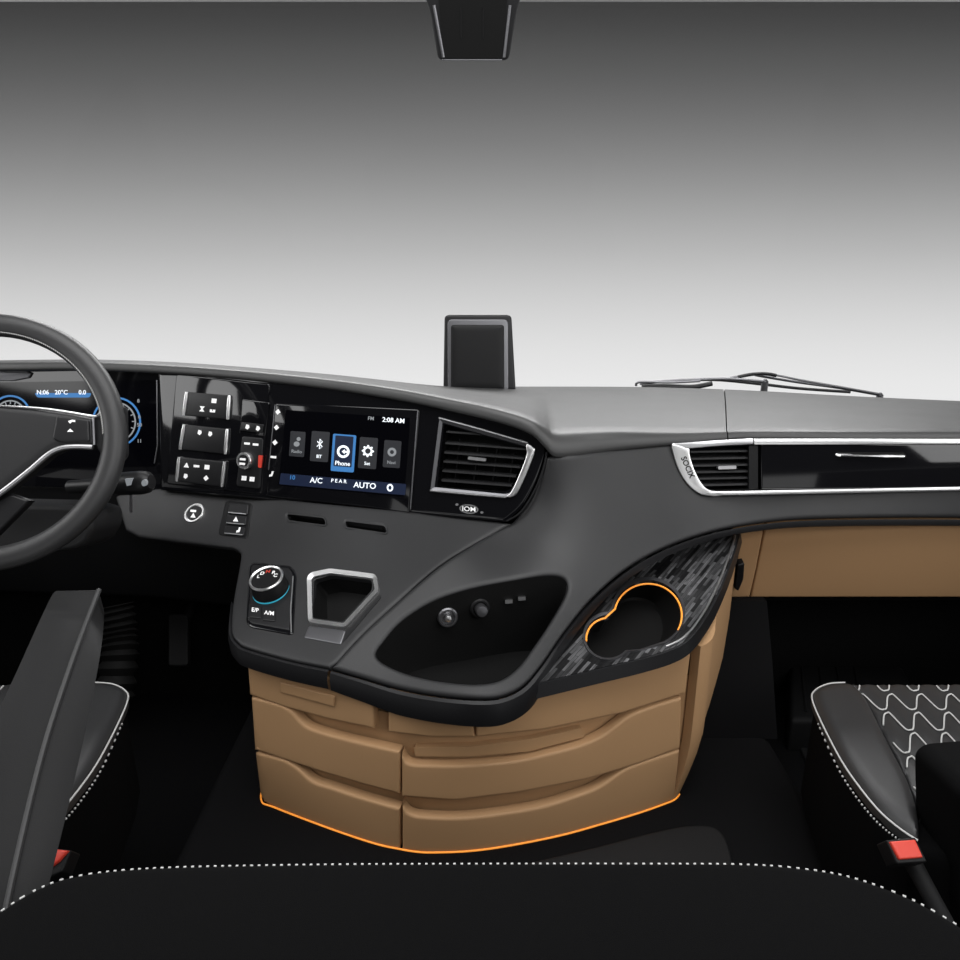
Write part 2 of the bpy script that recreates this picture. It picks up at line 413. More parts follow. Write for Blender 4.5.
outl = [(1120, 440), (960, 439), (752, 438), (690, 442), (660, 445), (620, 449), (580, 454.5), (556, 456)] + cr([(547, 458), (540, 478), (530, 500), (512, 522)], 4)[:-1] + cr(seam[::-1], 4)[:-1] + lc[::-1]
strip_hole = [(1125, 443), (960, 443), (752, 442), (676, 447), (680, 465), (689, 482), (702, 493), (960, 488), (1125, 488)]
strip_hole = [(1110, 443)] + strip_hole[1:-1] + [(1110, 488)]
tray = cr([(376, 656), (384, 640), (402, 620), (432, 601), (470, 588), (515, 579), (548, 575), (565, 579), (567, 592), (553, 618), (535, 645), (518, 667), (498, 680), (470, 683), (432, 679), (398, 670)], 5, True)
bm = bmn(); patch(bm, FL, outl, [strip_hole, tray], thick=.012, rim=5, rimh=.006, step=10)
def lip(bm, S, path, drops, out):
    rows = [[], [], [], [], [], []]
    for i, (x, y) in enumerate(path):
        p = S.P(x, y); a = S.P(*path[max(i - 1, 0)]); b = S.P(*path[min(i + 1, len(path) - 1)])
        t = (b - a); t.z = 0; t.normalize(); o = Vector((-t.y, t.x, 0))
        if o.dot(Vector(out)) < 0: o = -o
        d = drops(x, y)
        for k, (ho, hz) in enumerate(((-.008, -.012), (0, -.0058), (.10, -.14), (.17, -.42), (.14, -.80), (-.15, -1.0))):
            rows[k].append(p + o * (ho * d if k > 1 else ho) + Vector((0, 0, hz * d if k > 1 else hz)))
    inner = [[p - Vector((0, 0, 0)) for p in rows[0]]]
    loft(bm, rows)
def flank_drop(x, y): return float(np.interp(x, [330, 400, 500, 530, 550, 575, 600, 660, 740, 960], [.05, .06, .062, .06, .046, .036, .03, .024, .02, .02]))
side_panel = build('side_panel', bm, M['leather'], dash)
bm = bmn(); lip(bm, FL, lc, flank_drop, (.35, -1, 0)); build('front_edge', bm, M['edge'], dash)

# --- lower panel on the driver side
LC_ = [(125, 490, 1.62), (132, 538, 1.54), (160, 487, 1.60), (300, 498, 1.48), (420, 511, 1.42), (505, 523, 1.37), (250, 522, 1.475), (237, 545, 1.42), (245, 565, 1.36), (232, 640, 1.17), (280, 655, 1.125), (330, 668, 1.085), (400, 597, 1.195), (360, 540, 1.345), (440, 563, 1.275), (475, 543, 1.325), (320, 600, 1.235), (350, 562, 1.30)]
LP = Field(LC_, 1e-5)
lowp = [(110, 482), (160, 488), (270, 498), (420, 512), (500, 521), (511, 523)] + cr(seam[::-1], 4)[1:-1] + [(329, 667)] + cr([(329, 667), (290, 659), (250, 648), (238, 642), (231, 630), (233, 600), (239, 566), (240, 553), (232, 547)], 4)[1:] + [(180, 542), (138, 537), (125, 530)]
slots = [rp_([(287, 514), (324, 518), (326, 525), (288, 520)], 3), rp_([(345, 521), (385, 526), (387, 533), (346, 527)], 3)]
penta = [(312, 576), (331, 571), (377, 577), (377, 590), (345, 626), (311, 621)]
pent_h = rp_([(314, 580), (331, 575), (372, 580), (372, 590), (343, 622), (313, 618)], 3)
bm = bmn(); patch(bm, LP, lowp, slots + [pent_h], thick=.012, rim=4, rimh=.004, step=10, holerim=False)
build('lower_panel', bm, M['leather'], dash)
front_l = cr([(232, 600), (231, 630), (238, 642), (250, 648), (290, 659), (329, 667)], 5)
bm = bmn(); lip(bm, LP, front_l, lambda x, y: float(np.interp(y, [600, 630, 645, 668], [.02, .04, .048, .05])), (-.35, -1, 0)); build('front_edge', bm, M['edge'], dash)
for s, hole in zip(('a', 'b'), slots):
    bm = bmn(); out_ = offset(hole, -2.0); ring(bm, LP, out_, hole, -.003, .0012, -.001)
    fr = build('card_slot', bm, M['leather'], dash)
    bm = bmn(); rows = [[LP.P(x, y, -.001) for x, y in hole], [LP.P(x, y, -.03) for x, y in hole]]; loft(bm, rows, True, False, True); build('slot_recess', bm, M['deep'], fr)

# --- storage tray with sockets
bm = bmn(); rim_ = [FL.P(x, y, -.004) for x, y in tray]; cx = sum((p for p in rim_), Vector()) / len(rim_)
def tray_row(f, z, sh): return [Vector((cx.x + (p.x - cx.x) * sh, cx.y + (p.y - cx.y) * sh + .02 * f, p.z * (1 - f) + z * f)) for p in rim_]
ZF = .545
loft(bm, [rim_, tray_row(.12, ZF, .995), tray_row(.5, ZF, .985), tray_row(.9, ZF, .965), tray_row(1, ZF, .93)], True, False, True)
tr_ = build('storage_tray', bm, M['deep'], dash)
def wallpt(px, py, lift=.004):
    """point of the tray's rear wall on this sight line"""
    d = ray(px, py); best = None
    q = tray_row(.5, ZF, .985)
    for i in range(len(q)):
        a, b = q[i], q[(i + 1) % len(q)]
        e = b - a; nn = Vector((e.y, -e.x, 0))
        dn = d.dot(nn)
        if abs(dn) < 1e-9: continue
        t = (a - EYE).dot(nn) / dn; p = EYE + d * t
        u = (Vector((p.x, p.y, 0)) - Vector((a.x, a.y, 0))).dot(Vector((e.x, e.y, 0))) / (e.x ** 2 + e.y ** 2)
        if 0 <= u <= 1 and (best is None or p.y > best[0].y):
            m = nn.normalized(); m = m if m.y < 0 else -m; best = (p, m)
    return best
for (px, py, kind) in ((447, 616, 'a'), (479, 607, 'b')):
    p, m = wallpt(px, py); m = (m + Vector((0, -.6, .25))).normalized(); p = p + m * .008
    bm = bmn(); lathe(bm, p - m * .012, m, [(.019, 0), (.019, .014), (.0165, .0165), (.0135, .0165), (.0125, .011), (.004, .010)], 28)
    so = build('power_socket', bm, M['steel'] if kind == 'a' else M['black'], tr_)
    if kind == 'a':
        bm = bmn(); lathe(bm, p, m, [(.006, .0), (.006, .010), (.002, .011)], 20); build('socket_pin', bm, M['bright'], so)
    else:
        bm = bmn(); lathe(bm, p, m, [(.011, .0), (.012, .016), (.010, .021), (.004, .022)], 24); build('socket_cap', bm, M['steel'], so)
for (px, py) in ((508, 600), (521, 597)):
    p, m = wallpt(px, py); m = (m + Vector((0, -.6, .2))).normalized(); u = Vector((1, .3, 0)); u = (u - m * u.dot(m)).normalized(); v = m.cross(u)
    bm = bmn(); rows = [[p + u * (a * .007) + v * (b * .0035) + m * hh for a, b in ((-1, -1), (1, -1), (1, 1), (-1, 1))] for hh in (-.008, .010)]; loft(bm, rows, True, True, True)
    build('usb_port', bm, M['satin'], tr_)

# --- gloss bezel of the centre stack
ST = Plane((165, 372, 1.635), (545, 440, 1.385), (300, 500, 1.485))
bez = [(158, 372), (220, 375), (280, 381), (330, 387), (370, 393), (410, 400), (450, 409), (485, 417), (515, 425), (536, 434), (546, 444)] + cr([(546, 444), (543, 460), (534, 485), (521, 508), (505, 522)], 4)[1:] + [(420, 514), (270, 500), (160, 490)]
vent_in = rp_([(444, 424), (527, 448), (529, 454), (512, 488), (505, 492), (437, 487)], [2, 4, 4, 5, 4, 2])
bm = bmn(); patch(bm, ST, bez, [vent_in], thick=.02, rim=4, rimh=.003, step=14, holerim=False)
build('stack_bezel', bm, M['gloss'], dash)
bm = bmn(); tube(bm, [ST.P(x, y, .001) for x, y in cr([(547, 452), (543, 470), (534, 492), (521, 512), (507, 521)], 6)], .0022, 8); build('bezel_edge', bm, M['edge'], dash)
# panel lines in the bezel: glossy switch field
dux, dvx = (1, .085), (-.11, 1)
def lp(cx, cy, pts): return [(cx + dux[0] * x + dvx[0] * y, cy + dux[1] * x + dvx[1] * y) for x, y in pts]
sw_field = [(177, 374), (270, 384), (262, 494), (167, 484)]
bm = bmn(); prism(bm, ST, rp_(sw_field, 3), -.004, .0025, 1.2, .001); swf = build('switch_field', bm, M['gloss'], dash)
def sym(S, cx, cy, k, h, parent, name='symbol', m='white'):
    if k == 'sq': polys = [[(-2.4, -2.2), (2.4, -2.2), (2.4, 2.2), (-2.4, 2.2)]]
    elif k == 'bar': polys = [[(-2.8, -1.1), (2.8, -1.1), (2.8, 1.1), (-2.8, 1.1)]]
    elif k == 'hour': polys = [[(-2.6, -2.6), (2.6, -2.6), (.6, 0), (2.6, 2.6), (-2.6, 2.6), (-.6, 0)]]
    elif k == 'tri': polys = [[(0, -2.6), (2.6, 2.2), (-2.6, 2.2)]]
    elif k == 'drop': polys = [[(-1.2, -2.6), (1.6, -2), (2.2, .5), (.4, 2.6), (-1.8, 1.2)]]
    elif k == 'dia': polys = [[(0, -2.8), (2.6, 0), (0, 2.8), (-2.6, 0)]]
    elif k == 'note': polys = [[(-.4, -2.8), (1.4, -2.8), (.6, 2), (-2.6, 2.8), (-2.4, .6), (-.8, .4)]]
    elif k == 'two': polys = [[(-2.6, -1.4), (-.5, -1.4), (-.5, .2), (.5, .2), (.5, -1.4), (2.6, -1.4), (2.6, 1.4), (-2.6, 1.4)]]
    bm = bmn()
    for q in polys: prism(bm, S, lp(cx, cy, q), h, h + .0006)
    return build(name, bm, M[m], parent)
blocks = [([(188.5, 392), (231, 395.5), (229.5, 419.5), (185.5, 415.5)], [(216, 401, 'sq'), (204, 409, 'hour'), (214.5, 411, 'two')]),
          ([(186, 424.5), (229, 429), (227, 454), (182, 449.5)], [(201.5, 432.5, 'drop'), (212, 434, 'drop')]),
          ([(181, 457), (226.5, 461.5), (223.5, 486.5), (178.5, 481)], [(188.5, 465, 'tri'), (198.5, 466, 'bar'), (209, 467, 'sq'), (187.5, 476, 'drop'), (208, 478, 'dia')])]
for poly, syms in blocks:
    bm = bmn(); prism(bm, ST, rp_(poly, 2), 0, .007, 1.2, .0018); sb = build('switch_block', bm, M['key'], dash)
    a, b, c, d = poly
    for (p, q) in ((a, d), (b, c)):
        bm = bmn(); P0 = ST.P(*p, .006); P1 = ST.P(*q, .006); tube(bm, [P0, P0 * .8 + P1 * .2, P0 * .2 + P1 * .8, P1], [.0036, .0046, .0046, .0036], 10); build('chrome_end', bm, M['bright'], sb)
    for q in syms: sym(ST, *q, .007, sb)
# narrow keypad with rotary knob
bm = bmn(); prism(bm, ST, rp_([(243, 399), (270, 402.5), (265.5, 437), (240, 433.5)], 2), 0, .0035, 1, .0012); build('blank_cover', bm, M['gloss'], dash)
bm = bmn(); prism(bm, ST, rp_([(242.5, 422), (265, 424.5), (263.5, 433), (241.5, 430.5)], 1), .003, .0065, .8, .001); kb = build('rocker_key', bm, M['key'], dash)
for q in ((249, 427), (259.5, 428.5)): sym(ST, *q, 'drop', .0066, kb)
bm = bmn(); prism(bm, ST, rp_([(243, 436), (264, 438), (261, 489), (237, 486)], 3), 0, .005, 1.5, .002); kp = build('rotary_keypad', bm, M['key'], dash)
kc = ST.P(247.5, 460.5, .005)
bm = bmn(); lathe(bm, kc, ST.n, [(.0185, 0), (.0185, .010), (.017, .012), (.0135, .012), (.013, .009), (.002, .009)], 32); build('rotary_knob', bm, M['bright'], kp)
bm = bmn(); lathe(bm, kc, ST.n, [(.0128, .008), (.0128, .0105), (.002, .0108)], 24); build('knob_cap', bm, M['key'], kp)
for q in ((247, 459, 'bar', .0165), (246.5, 463.5, 'bar', .0165), (248.5, 443.5, 'bar', .0055), (257, 444.5, 'bar', .0055), (245.5, 478, 'sq', .0055), (253.5, 479, 'sq', .0055)): sym(ST, *q, kp)
bm = bmn(); prism(bm, ST, rp_([(260.5, 455), (264.5, 455.5), (263, 468), (260, 467)], 1), .005, .0085); build('red_switch', bm, M['red'], kp)
# infotainment display
DI = [(276, 403), (420, 409.5), (411, 513), (267, 496)]
bm = bmn(); prism(bm, ST, rp_(DI, 3), -.004, .004, 1.5, .0015); dsp = build('infotainment_display', bm, M['gloss'], dash)
bm = bmn(); prism(bm, ST, rp_([(287, 410), (411, 418), (405, 496.5), (279.5, 485)], 1.5), .0035, .0046); build('screen', bm, M['screen'], dsp)
for p, q in (((418.5, 411), (411, 509)), ((276, 405), (269.5, 470))):
    bm = bmn(); tube(bm, [ST.P(*p, .004), ST.P(*q, .004)], .0016 if p[0] > 300 else .0011, 8); build('side_strip', bm, M['steel'], dsp)
for (x, y, k) in ((279, 412, 'dia'), (277.5, 427.5, 'dia'), (276, 442.5, 'dia'), (274.5, 457, 'bar'), (273, 474, 'note')):
    sym(ST, x, y, k, .0042, dsp, 'menu_key')
hs = .0048
tiles = [(298.5, 444, 7.5, 12.5, 'tile', 'dimlit'), (321, 446.5, 9, 15, 'tile', 'lit'), (344.5, 453, 11.5, 18.5, 'blue', 'lit'), (369, 453, 9, 15.5, 'tile', 'lit'), (393, 454, 8.5, 13.5, 'tile', 'dimlit')]
duS = (1, .075); dvS = (-.07, 1)
def ls(cx, cy, pts): return [(cx + duS[0] * x + dvS[0] * y, cy + duS[1] * x + dvS[1] * y) for x, y in pts]
for i, (x, y, w, hh, tm, im) in enumerate(tiles):
    rect = ls(x, y, [(-w, -hh), (w, -hh), (w, hh), (-w, hh)])
    bm = bmn(); prism(bm, ST, rp_(rect, 1.5), hs, hs + .0006); tl = build('app_tile', bm, M[tm], dsp, **({'label': 'glowing blue tile'} if i == 2 else {}))
    h2 = hs + .0007
    if i == 2:
        bm = bmn(); prism(bm, ST, rp_(ls(x, y, [(-w + 2.5, -hh + 1.5), (w - 2.5, -hh + 1.5), (w - 2.5, hh - 5), (-w + 2.5, hh - 5)]), 1), h2, h2 + .0003)
        face = build('tile_face', bm, M['navy'], dsp)
    bm = bmn(); h3 = h2 + .0004; iy = y - 1 if i != 2 else y - 3
    if i == 0: prism(bm, ST, ell(x + 1.5, iy - 4, 2, 2, 12), h3, h3 + .0003); prism(bm, ST, ell(x - .5, iy + 1, 3, 2.6, 12), h3, h3 + .0003)
    elif i == 1:
        z = [(-2.6, -2.6), (2.6, 2.4), (0, 5), (0, -5), (2.6, -2.4), (-2.6, 2.6)]; tube(bm, [ST.P(*q, h3) for q in ls(x, iy - 1.5, z)], .0011, 6)
    elif i == 2: ring(bm, ST, ls(x, iy + 1.5, ell(0, 0, 6.3, 6.3, 24)), ls(x, iy + 1.5, ell(0, 0, 4, 4, 24)), h3, h3 + .0003); prism(bm, ST, ls(x, iy + 1.5, [(-1.5, 0), (1.5, -2.5), (1.5, 2.5)]), h3, h3 + .0004); prism(bm, ST, ls(x, iy + 1.5, [(1, -.9), (5, -.9), (5, .9), (1, .9)]), h3, h3 + .0004)
    elif i == 3:
        ring(bm, ST, ls(x, iy - 1, ell(0, 0, 4.6, 4.6, 20)), ls(x, iy - 1, ell(0, 0, 2.8, 2.8, 20)), h3, h3 + .0003)
        for k in range(8):
            a = k * math.pi / 4; prism(bm, ST, ls(x, iy - 1, ell(5 * math.cos(a), 5 * math.sin(a), 1.1, 1.1, 8)), h3, h3 + .0003)
    else: ring(bm, ST, ls(x, iy - 1, ell(0, 0, 4.4, 4.4, 20)), ls(x, iy - 1, ell(0, 0, 2, 2, 20)), h3, h3 + .0003)
    build('app_icon', bm, M[im], dsp)
    T(('Radio', 'BT', 'Phone', 'Set', 'Navi')[i], ST, ls(x, y, [(0, hh - 5 if i != 2 else hh - 8)])[0], 4.6 if i != 2 else 6, M[im], dsp, duS, dvS, h3, 'app_name')
bm = bmn(); prism(bm, ST, rp_([(282, 473), (407, 484), (406, 495), (280.5, 484)], 1), hs, hs + .0004); build('climate_bar', bm, M['navy'], dsp)
for s, x, y, z, m_ in (('A/C', 317.5, 480.5, 7.5, 'lit'), ('AUTO', 366, 485.5, 8, 'lit'), ('2:08 AM', 394.5, 420.5, 6.5, 'lit'), ('FM', 372, 418.6, 5, 'dimlit'), ('10', 293.5, 477.5, 6, 'blue'), ('P E A R', 340, 481, 5, 'lit')):
    T(s, ST, (x, y), z, M[m_], dsp, duS, dvS, hs + .0008, 'screen_text')
bm = bmn(); ring(bm, ST, ell(391, 487.5, 3.2, 3.8, 16), ell(391, 487.5, 1.6, 2.2, 16), hs + .0006, hs + .001); build('fan_icon', bm, M['lit'], dsp)

# --- air vents
def slats(S, poly, n, parent, x0f, x1f, ys, tilt=0, hmid=-.010):
    pass
bm = bmn()
vo = rp_([(440, 418.5), (531, 444.5), (535, 451), (517, 493), (507, 497.5), (431, 490)], [2, 6, 6, 7, 6, 2])
ring(bm, ST, vo, offset(vo, 3.2), -.004, .004, .001); vent = build('air_vent', bm, M['steel'], dash)
for q in ([(439.5, 418), (480, 429), (528, 443)], [(431, 490.5), (470, 494), (506, 497)]):
    bm = bmn(); tube(bm, [ST.P(x, y, .004) for x, y in cr(q, 6)], .0022, 8); build('chrome_rail', bm, M['satin'], vent)
bm = bmn(); prism(bm, ST, cr([(527.5, 444), (533.5, 447.5), (535, 452), (527, 473), (517.5, 493), (511, 497), (507, 496), (512, 491), (520, 474), (527, 455), (526.5, 449)], 4, True), .001, .0065, .8, .002); build('chrome_corner', bm, M['bright'], vent)
bm = bmn(); loft(bm, [[ST.P(x, y, -.001) for x, y in vent_in], [ST.P(x, y, -.05) for x, y in vent_in]], True, False, True); build('vent_duct', bm, M['deep'], vent)
def bar_on(S, p, q, w, d, hc):
    """a louvre blade: thin slab from p to q, w pixels tall at the front, d metres deep"""
    bm = bmn(); rows = []
    for (x, y) in (p, q): rows.append([S.P(x, y - w, hc - d), S.P(x, y - w * .3, hc), S.P(x, y + w * .5, hc), S.P(x, y + w * .2, hc - d)])
    loft(bm, rows, True, True, True); return bm
for k, y in enumerate((431.5, 443, 452.5, 461.5, 471, 480.5)):
    xr = 500 + 0 * k if k == 0 else float(np.interp(y + 10, [444, 455, 490], [526, 527, 511]))
    xl = 446 - (y - 424) * .1
    build('louvre', bar_on(ST, (xl, y), (xr, y + (xr - xl) * .075), 2.2, .018, -.007), M['leather'], vent)
for x in (455, 474, 493, 510):
    bm = bmn(); rows = [[ST.P(x, 436 + (x - 444) * .27, h_) for h_ in (-.028, -.045)], [ST.P(x - 5, 486, h_) for h_ in (-.028, -.045)]]; rows2 = [[ST.P(x + 1.5, 436 + (x - 444) * .27, h_) for h_ in (-.028, -.045)], [ST.P(x - 3.5, 486, h_) for h_ in (-.028, -.045)]]
    loft(bm, [rows[0] + rows2[0][::-1], rows[1] + rows2[1][::-1]], True, True, True); build('vane', bm, M['black'], vent)
bm = bmn(); prism(bm, ST, rp_([(468, 456.5), (486, 458.5), (485.5, 461.5), (467.5, 459.5)], 1), -.008, -.001); build('vent_tab', bm, M['satin'], vent)
# oval badge below the vent
bm = bmn(); ring(bm, ST, ell(469, 509, 9.5, 4.6, 28, 6), ell(469, 509, 8.2, 3.5, 28, 6), 0, .0012); bd = build('oval_badge', bm, M['satin'], dash)
T('IOM', ST, (469, 509.2), 6.6, M['white'], bd, (1.15, .09), (0, 1), .0005)
for q in ((457, 504.6), (482, 512.5)):
    bm = bmn(); prism(bm, ST, ell(*q, 1.6, 1.2, 10), 0, .001); build('badge_wing', bm, M['satin'], bd)

# --- instrument display
IN = Plane((0, 372, 1.68), (160, 372, 1.645), (80, 490, 1.615))
bm = bmn(); patch(bm, IN, [(-130, 368), (0, 367), (80, 367), (160, 371), (166, 373), (163, 492), (60, 487), (-130, 480)], thick=.02, step=20); cl = build('instrument_display', bm, M['gloss'], dash)
bm = bmn(); prism(bm, IN, rp_([(-110, 384), (158, 380), (156, 466), (-110, 470)], 4), 0, .0015); build('screen', bm, M['screen'], cl)
bm = bmn(); prism(bm, IN, rp_([(-60, 369.5), (24, 369.5), (33, 373), (30, 378), (14, 381), (-60, 381)], 1), 0, .0045, 1, .001); build('reflection_strip', bm, M['steel'], cl)  # reflection on the gloss panel, built in as a pale strip
bm = bmn(); tube(bm, [IN.P(157.5, 380, .002), IN.P(158, 445, .002), IN.P(155, 463, .002)], .0016, 8); build('edge_strip', bm, M['steel'], cl)
for (cx_, cy_, rx, ry) in ((11, 414, 20, 19), (117, 422, 24.5, 25)):
    bm = bmn(); ring(bm, IN, ell(cx_, cy_, rx, ry, 40), ell(cx_, cy_, rx - 1.8, ry - 1.8, 40), .0016, .0022); dl = build('dial', bm, M['blue'], cl)
    bm = bmn(); ring(bm, IN, ell(cx_, cy_, rx - 5, ry - 5, 40), ell(cx_, cy_, rx - 6.4, ry - 6.4, 40), .0016, .0022)
    for a in range(-200, 21, 22):
        c_, s_ = math.cos(R(a)), math.sin(R(a)); prism(bm, IN, [(cx_ + c_ * (rx - 9) - s_ * .5, cy_ + s_ * (ry - 9) + c_ * .5), (cx_ + c_ * (rx - 6) - s_ * .5, cy_ + s_ * (ry - 6) + c_ * .5), (cx_ + c_ * (rx - 6) + s_ * .5, cy_ + s_ * (ry - 6) - c_ * .5), (cx_ + c_ * (rx - 9) + s_ * .5, cy_ + s_ * (ry - 9) - c_ * .5)], .0016, .0022)
    build('dial_scale', bm, M['dimlit'], cl)
bm = bmn(); prism(bm, IN, rp_([(35, 393), (92, 393), (90, 397.5), (38, 397.5)], 2), .0016, .0021); build('readout_bar', bm, M['blue'], cl)
for s, x in (('N:06', 43.5), ('20°C', 62), ('0.0', 83)): T(s, IN, (x, 392.5), 6.2, M['lit'], cl, (1, 0), (0, 1), .0023, 'screen_text')
for s, x, y in (('8', 139, 401), ('0', 140, 417), ('50', 140, 425), ('11', 140, 441)): T(s, IN, (x, y), 5, M['dimlit'], cl, (1, 0), (0, 1), .0023, 'screen_text')

# --- controls on the lower panel
p0 = LP.P(195, 513.5); n0 = LP.N(195, 513.5)
bm = bmn(); lathe(bm, p0, n0, [(.0245, -.004), (.0245, .003), (.0235, .0045), (.0205, .0045), (.0195, .002), (.001, .002)], 36); sb = build('start_button', bm, M['bright'], dash)
bm = bmn(); lathe(bm, p0, n0, [(.0185, .001), (.018, .004), (.001, .0045)], 32); build('button_face', bm, M['key'], sb)
for q in ((194.5, 512, 'bar'), (194.5, 516.5, 'tri')): sym(LP, *q, .0048, sb)
bm = bmn(); pl_ = rp_([(226, 500.5), (253, 503.5), (248, 539), (218, 535)], 4)
patch(bm, LP, pl_, thick=.006, h=.002, rim=2, rimh=.0015, step=6); sp_ = build('switch_panel', bm, M['black'], dash)
for (y0, y1, k) in ((504, 514, None), (515.5, 524.5, 'tri'), (527, 535, 'note')):
    xs0 = 230 - (y0 - 504) * .16
    pol = rp_([(xs0, y0), (xs0 + 20, y0 + 2), (xs0 + 18.6, y1 + 2), (xs0 - 1.4, y1)], 1.5)
    bm = bmn(); patch(bm, LP, pol, thick=.004, h=.006, rim=1.2, rimh=.0015, step=5); rk = build('rocker_switch', bm, M['key'], sp_)
    if k: sym(LP, xs0 + (9 if k == 'tri' else 14), (y0 + y1) / 2 + 1, k, .0062, sp_)
    bm = bmn(); prism(bm, LP, [(xs0 - .5, y1 - .6), (xs0 + 17.5, y1 + 1.2), (xs0 + 17.3, y1 + 2.2), (xs0 - .7, y1 + .4)], .0055, .0068)
    build('switch_line', bm, M['satin'], sp_)
# gear selector
gp = rp_([(249, 562), (292, 566), (297, 574), (293.5, 636), (246, 627)], [8, 6, 6, 4, 8])
bm = bmn(); patch(bm, LP, gp, thick=.01, h=.003, rim=2.5, rimh=.003, step=8); gs = build('gear_selector', bm, M['gloss'], dash)
gpi = offset(gp, 3.5)
bm = bmn(); patch(bm, LP, gpi, thick=.003, h=.005, rim=1.5, rimh=.001, step=8); build('selector_plate', bm, M['key'], gs)
kc = LP.P(272, 592); kn = (LP.N(272, 592) * .8 + Vector((0, -.05, .25))).normalized()
bm = bmn(); lathe(bm, kc, kn, [(.036, .0), (.036, .007), (.033, .008)], 40); build('light_ring', bm, M['cyan'], gs)
bm = bmn(); lathe(bm, kc, kn, [(.0355, .006), (.0355, .012), (.034, .016), (.033, .035), (.031, .0375), (.001, .0375)], 40); kd = build('rotary_dial', bm, M['black'], gs)
bm = bmn(); lathe(bm, kc, kn, [(.0285, .036), (.033, .036), (.0335, .0385), (.0318, .0405), (.0288, .039)], 40, True); build('dial_ring', bm, M['bright'], gs)
# letters on the dial top
uu = (Vector((1, 0, 0)) - kn * kn.x).normalized(); vv = kn.cross(uu)
class Loc:
    def P(s, x, y, h=0): return kc + uu * (x * .001) - vv * (y * .001) + kn * (.0378 + h)
for s, a, m_ in (('L', 200, 'white'), ('D', 232, 'white'), ('N', 268, 'red'), ('R', 310, 'white'), ('C', 345, 'white')):
    T(s, Loc(), (18 * math.cos(R(a)), 18 * math.sin(R(a))), 12, M[m_], gs, (1, 0), (0, 1), .0002, 'dial_letter')
for s, x, y in (('E/P', 256.5, 613), ('A/M', 270.5, 616)):
    bm = bmn(); patch(bm, LP, rp_([(x - 6.3, y - 6.5), (x + 6, y - 5), (x + 5.5, y + 8), (x - 7, y + 6.5)], 1.5), thick=.003, h=.0075, rim=1.2, rimh=.001, step=5); kk = build('mode_button', bm, M['key'], gs)
    T(s, LP, (x, y), 5.6, M['white'], gs, (1, .13), (-.08, 1), .0078)
bm = bmn(); tube(bm, [LP.P(x, y, .005) for x, y in ((294, 578), (291.5, 612), (292, 634))], .0013, 8); build('chrome_line', bm, M['satin'], gs)
# pentagonal pocket
po = rp_([(308, 579), (312, 574), (331, 570), (377, 576), (380, 592), (346, 629), (309, 624)], 4)
pi_ = offset(po, 4.2)
bm = bmn(); ring(bm, LP, po, pi_, -.003, .006, .0045); pk = build('open_pocket', bm, M['bright'], dash)
bm = bmn(); a = [LP.P(x, y, .001) for x, y in pi_]; nn = LP.N(343, 600); c0 = sum(a, Vector()) / len(a)
loft(bm, [a, [c0 + (p - c0) * .96 - nn * .035 for p in a], [c0 + (p - c0) * .85 - nn * .05 for p in a]], True, False, True); build('pocket_well', bm, M['deep'], pk)
bm = bmn(); patch(bm, LP, rp_([(309, 626), (346, 631), (341, 645), (304, 638)], 2), thick=.004, h=.0015, rim=1, rimh=.0015, step=6); build('pocket_apron', bm, M['steel'], pk)
bm = bmn(); patch(bm, LP, rp_([(347, 629), (380, 594), (381, 598), (343, 643)], 1), thick=.004, h=.001, step=6); build('pocket_apron', bm, M['edge'], pk)

# --- passenger strip: vent, gloss flap and bright rails
PS = Plane((680, 446, 1.468), (960, 443, 1.498), (800, 490, 1.463))
bm = bmn(); prism(bm, PS, [(690, 445), (752, 441), (1110, 441), (1110, 490), (705, 494), (694, 470)], -.062, -.055); build('strip_backing', bm, M['deep'], dash)
flp = rp_([(761, 443.5), (1110, 444.5), (1110, 487), (761, 489)], 2)
bm = bmn(); prism(bm, PS, flp, -.056, .002, 1.2, .001); fl_ = build('gloss_flap', bm, M['gloss'], dash)
bm = bmn(); tube(bm, [PS.P(x, y, h_) for x, y, h_ in ((836, 454.5, .002), (838, 455, .009), (870, 455.5, .010), (901, 456, .009), (904, 456.5, .002))], .0032, 8); build('flap_handle', bm, M['chrome'], fl_)
bm = bmn(); prism(bm, PS, rp_([(836, 452), (904, 452.5), (902, 455), (838, 455)], 1), .0015, .003); build('handle_recess', bm, M['deep'], fl_)
bm = bmn(); prism(bm, PS, [(1112, 438.5), (753, 439), (753, 444.5), (1112, 444)], -.01, .006, 1, .002); build('trim_rail', bm, M['bright'], dash)
bm = bmn(); prism(bm, PS, [(1112, 486), (1112, 490.5), (960, 490.8), (712, 495.5), (700, 494), (708, 491), (960, 486.5)], -.01, .006, 1, .002); build('trim_rail', bm, M['bright'], dash)
plate = cr([(671, 443.5), (673, 455), (678, 470), (686, 483), (698, 493), (712, 496), (722, 495), (722, 491.5), (708, 489.5), (700, 482), (693, 468), (689, 455), (688, 447.5), (680, 444.5)], 4, True)
bm = bmn(); prism(bm, PS, plate, -.008, .006, 1, .002); pv = build('passenger_air_vent', bm, M['bright'], dash)
bm = bmn(); prism(bm, PS, [(671, 443.5), (715, 440.5), (752, 438.5), (752, 444), (715, 446), (688, 448.5)], -.008, .007, 1, .002); build('chrome_rail', bm, M['satin'], pv)
ph = rp_([(690, 449), (757, 445), (757, 489), (708, 491), (700, 482), (693, 466)], 2)
bm = bmn(); loft(bm, [[PS.P(x, y, 0) for x, y in ph], [PS.P(x, y, -.05) for x, y in ph]], True, False, True); build('vent_duct', bm, M['deep'], pv)
for y in (452, 459, 466, 472.5, 479, 485.5):
    xl = float(np.interp(y, [449, 466, 482, 491], [691, 694, 701, 709]))
    build('louvre', bar_on(PS, (xl, y), (749, y - 1), 2.2, .018, -.007), M['leather'], pv)
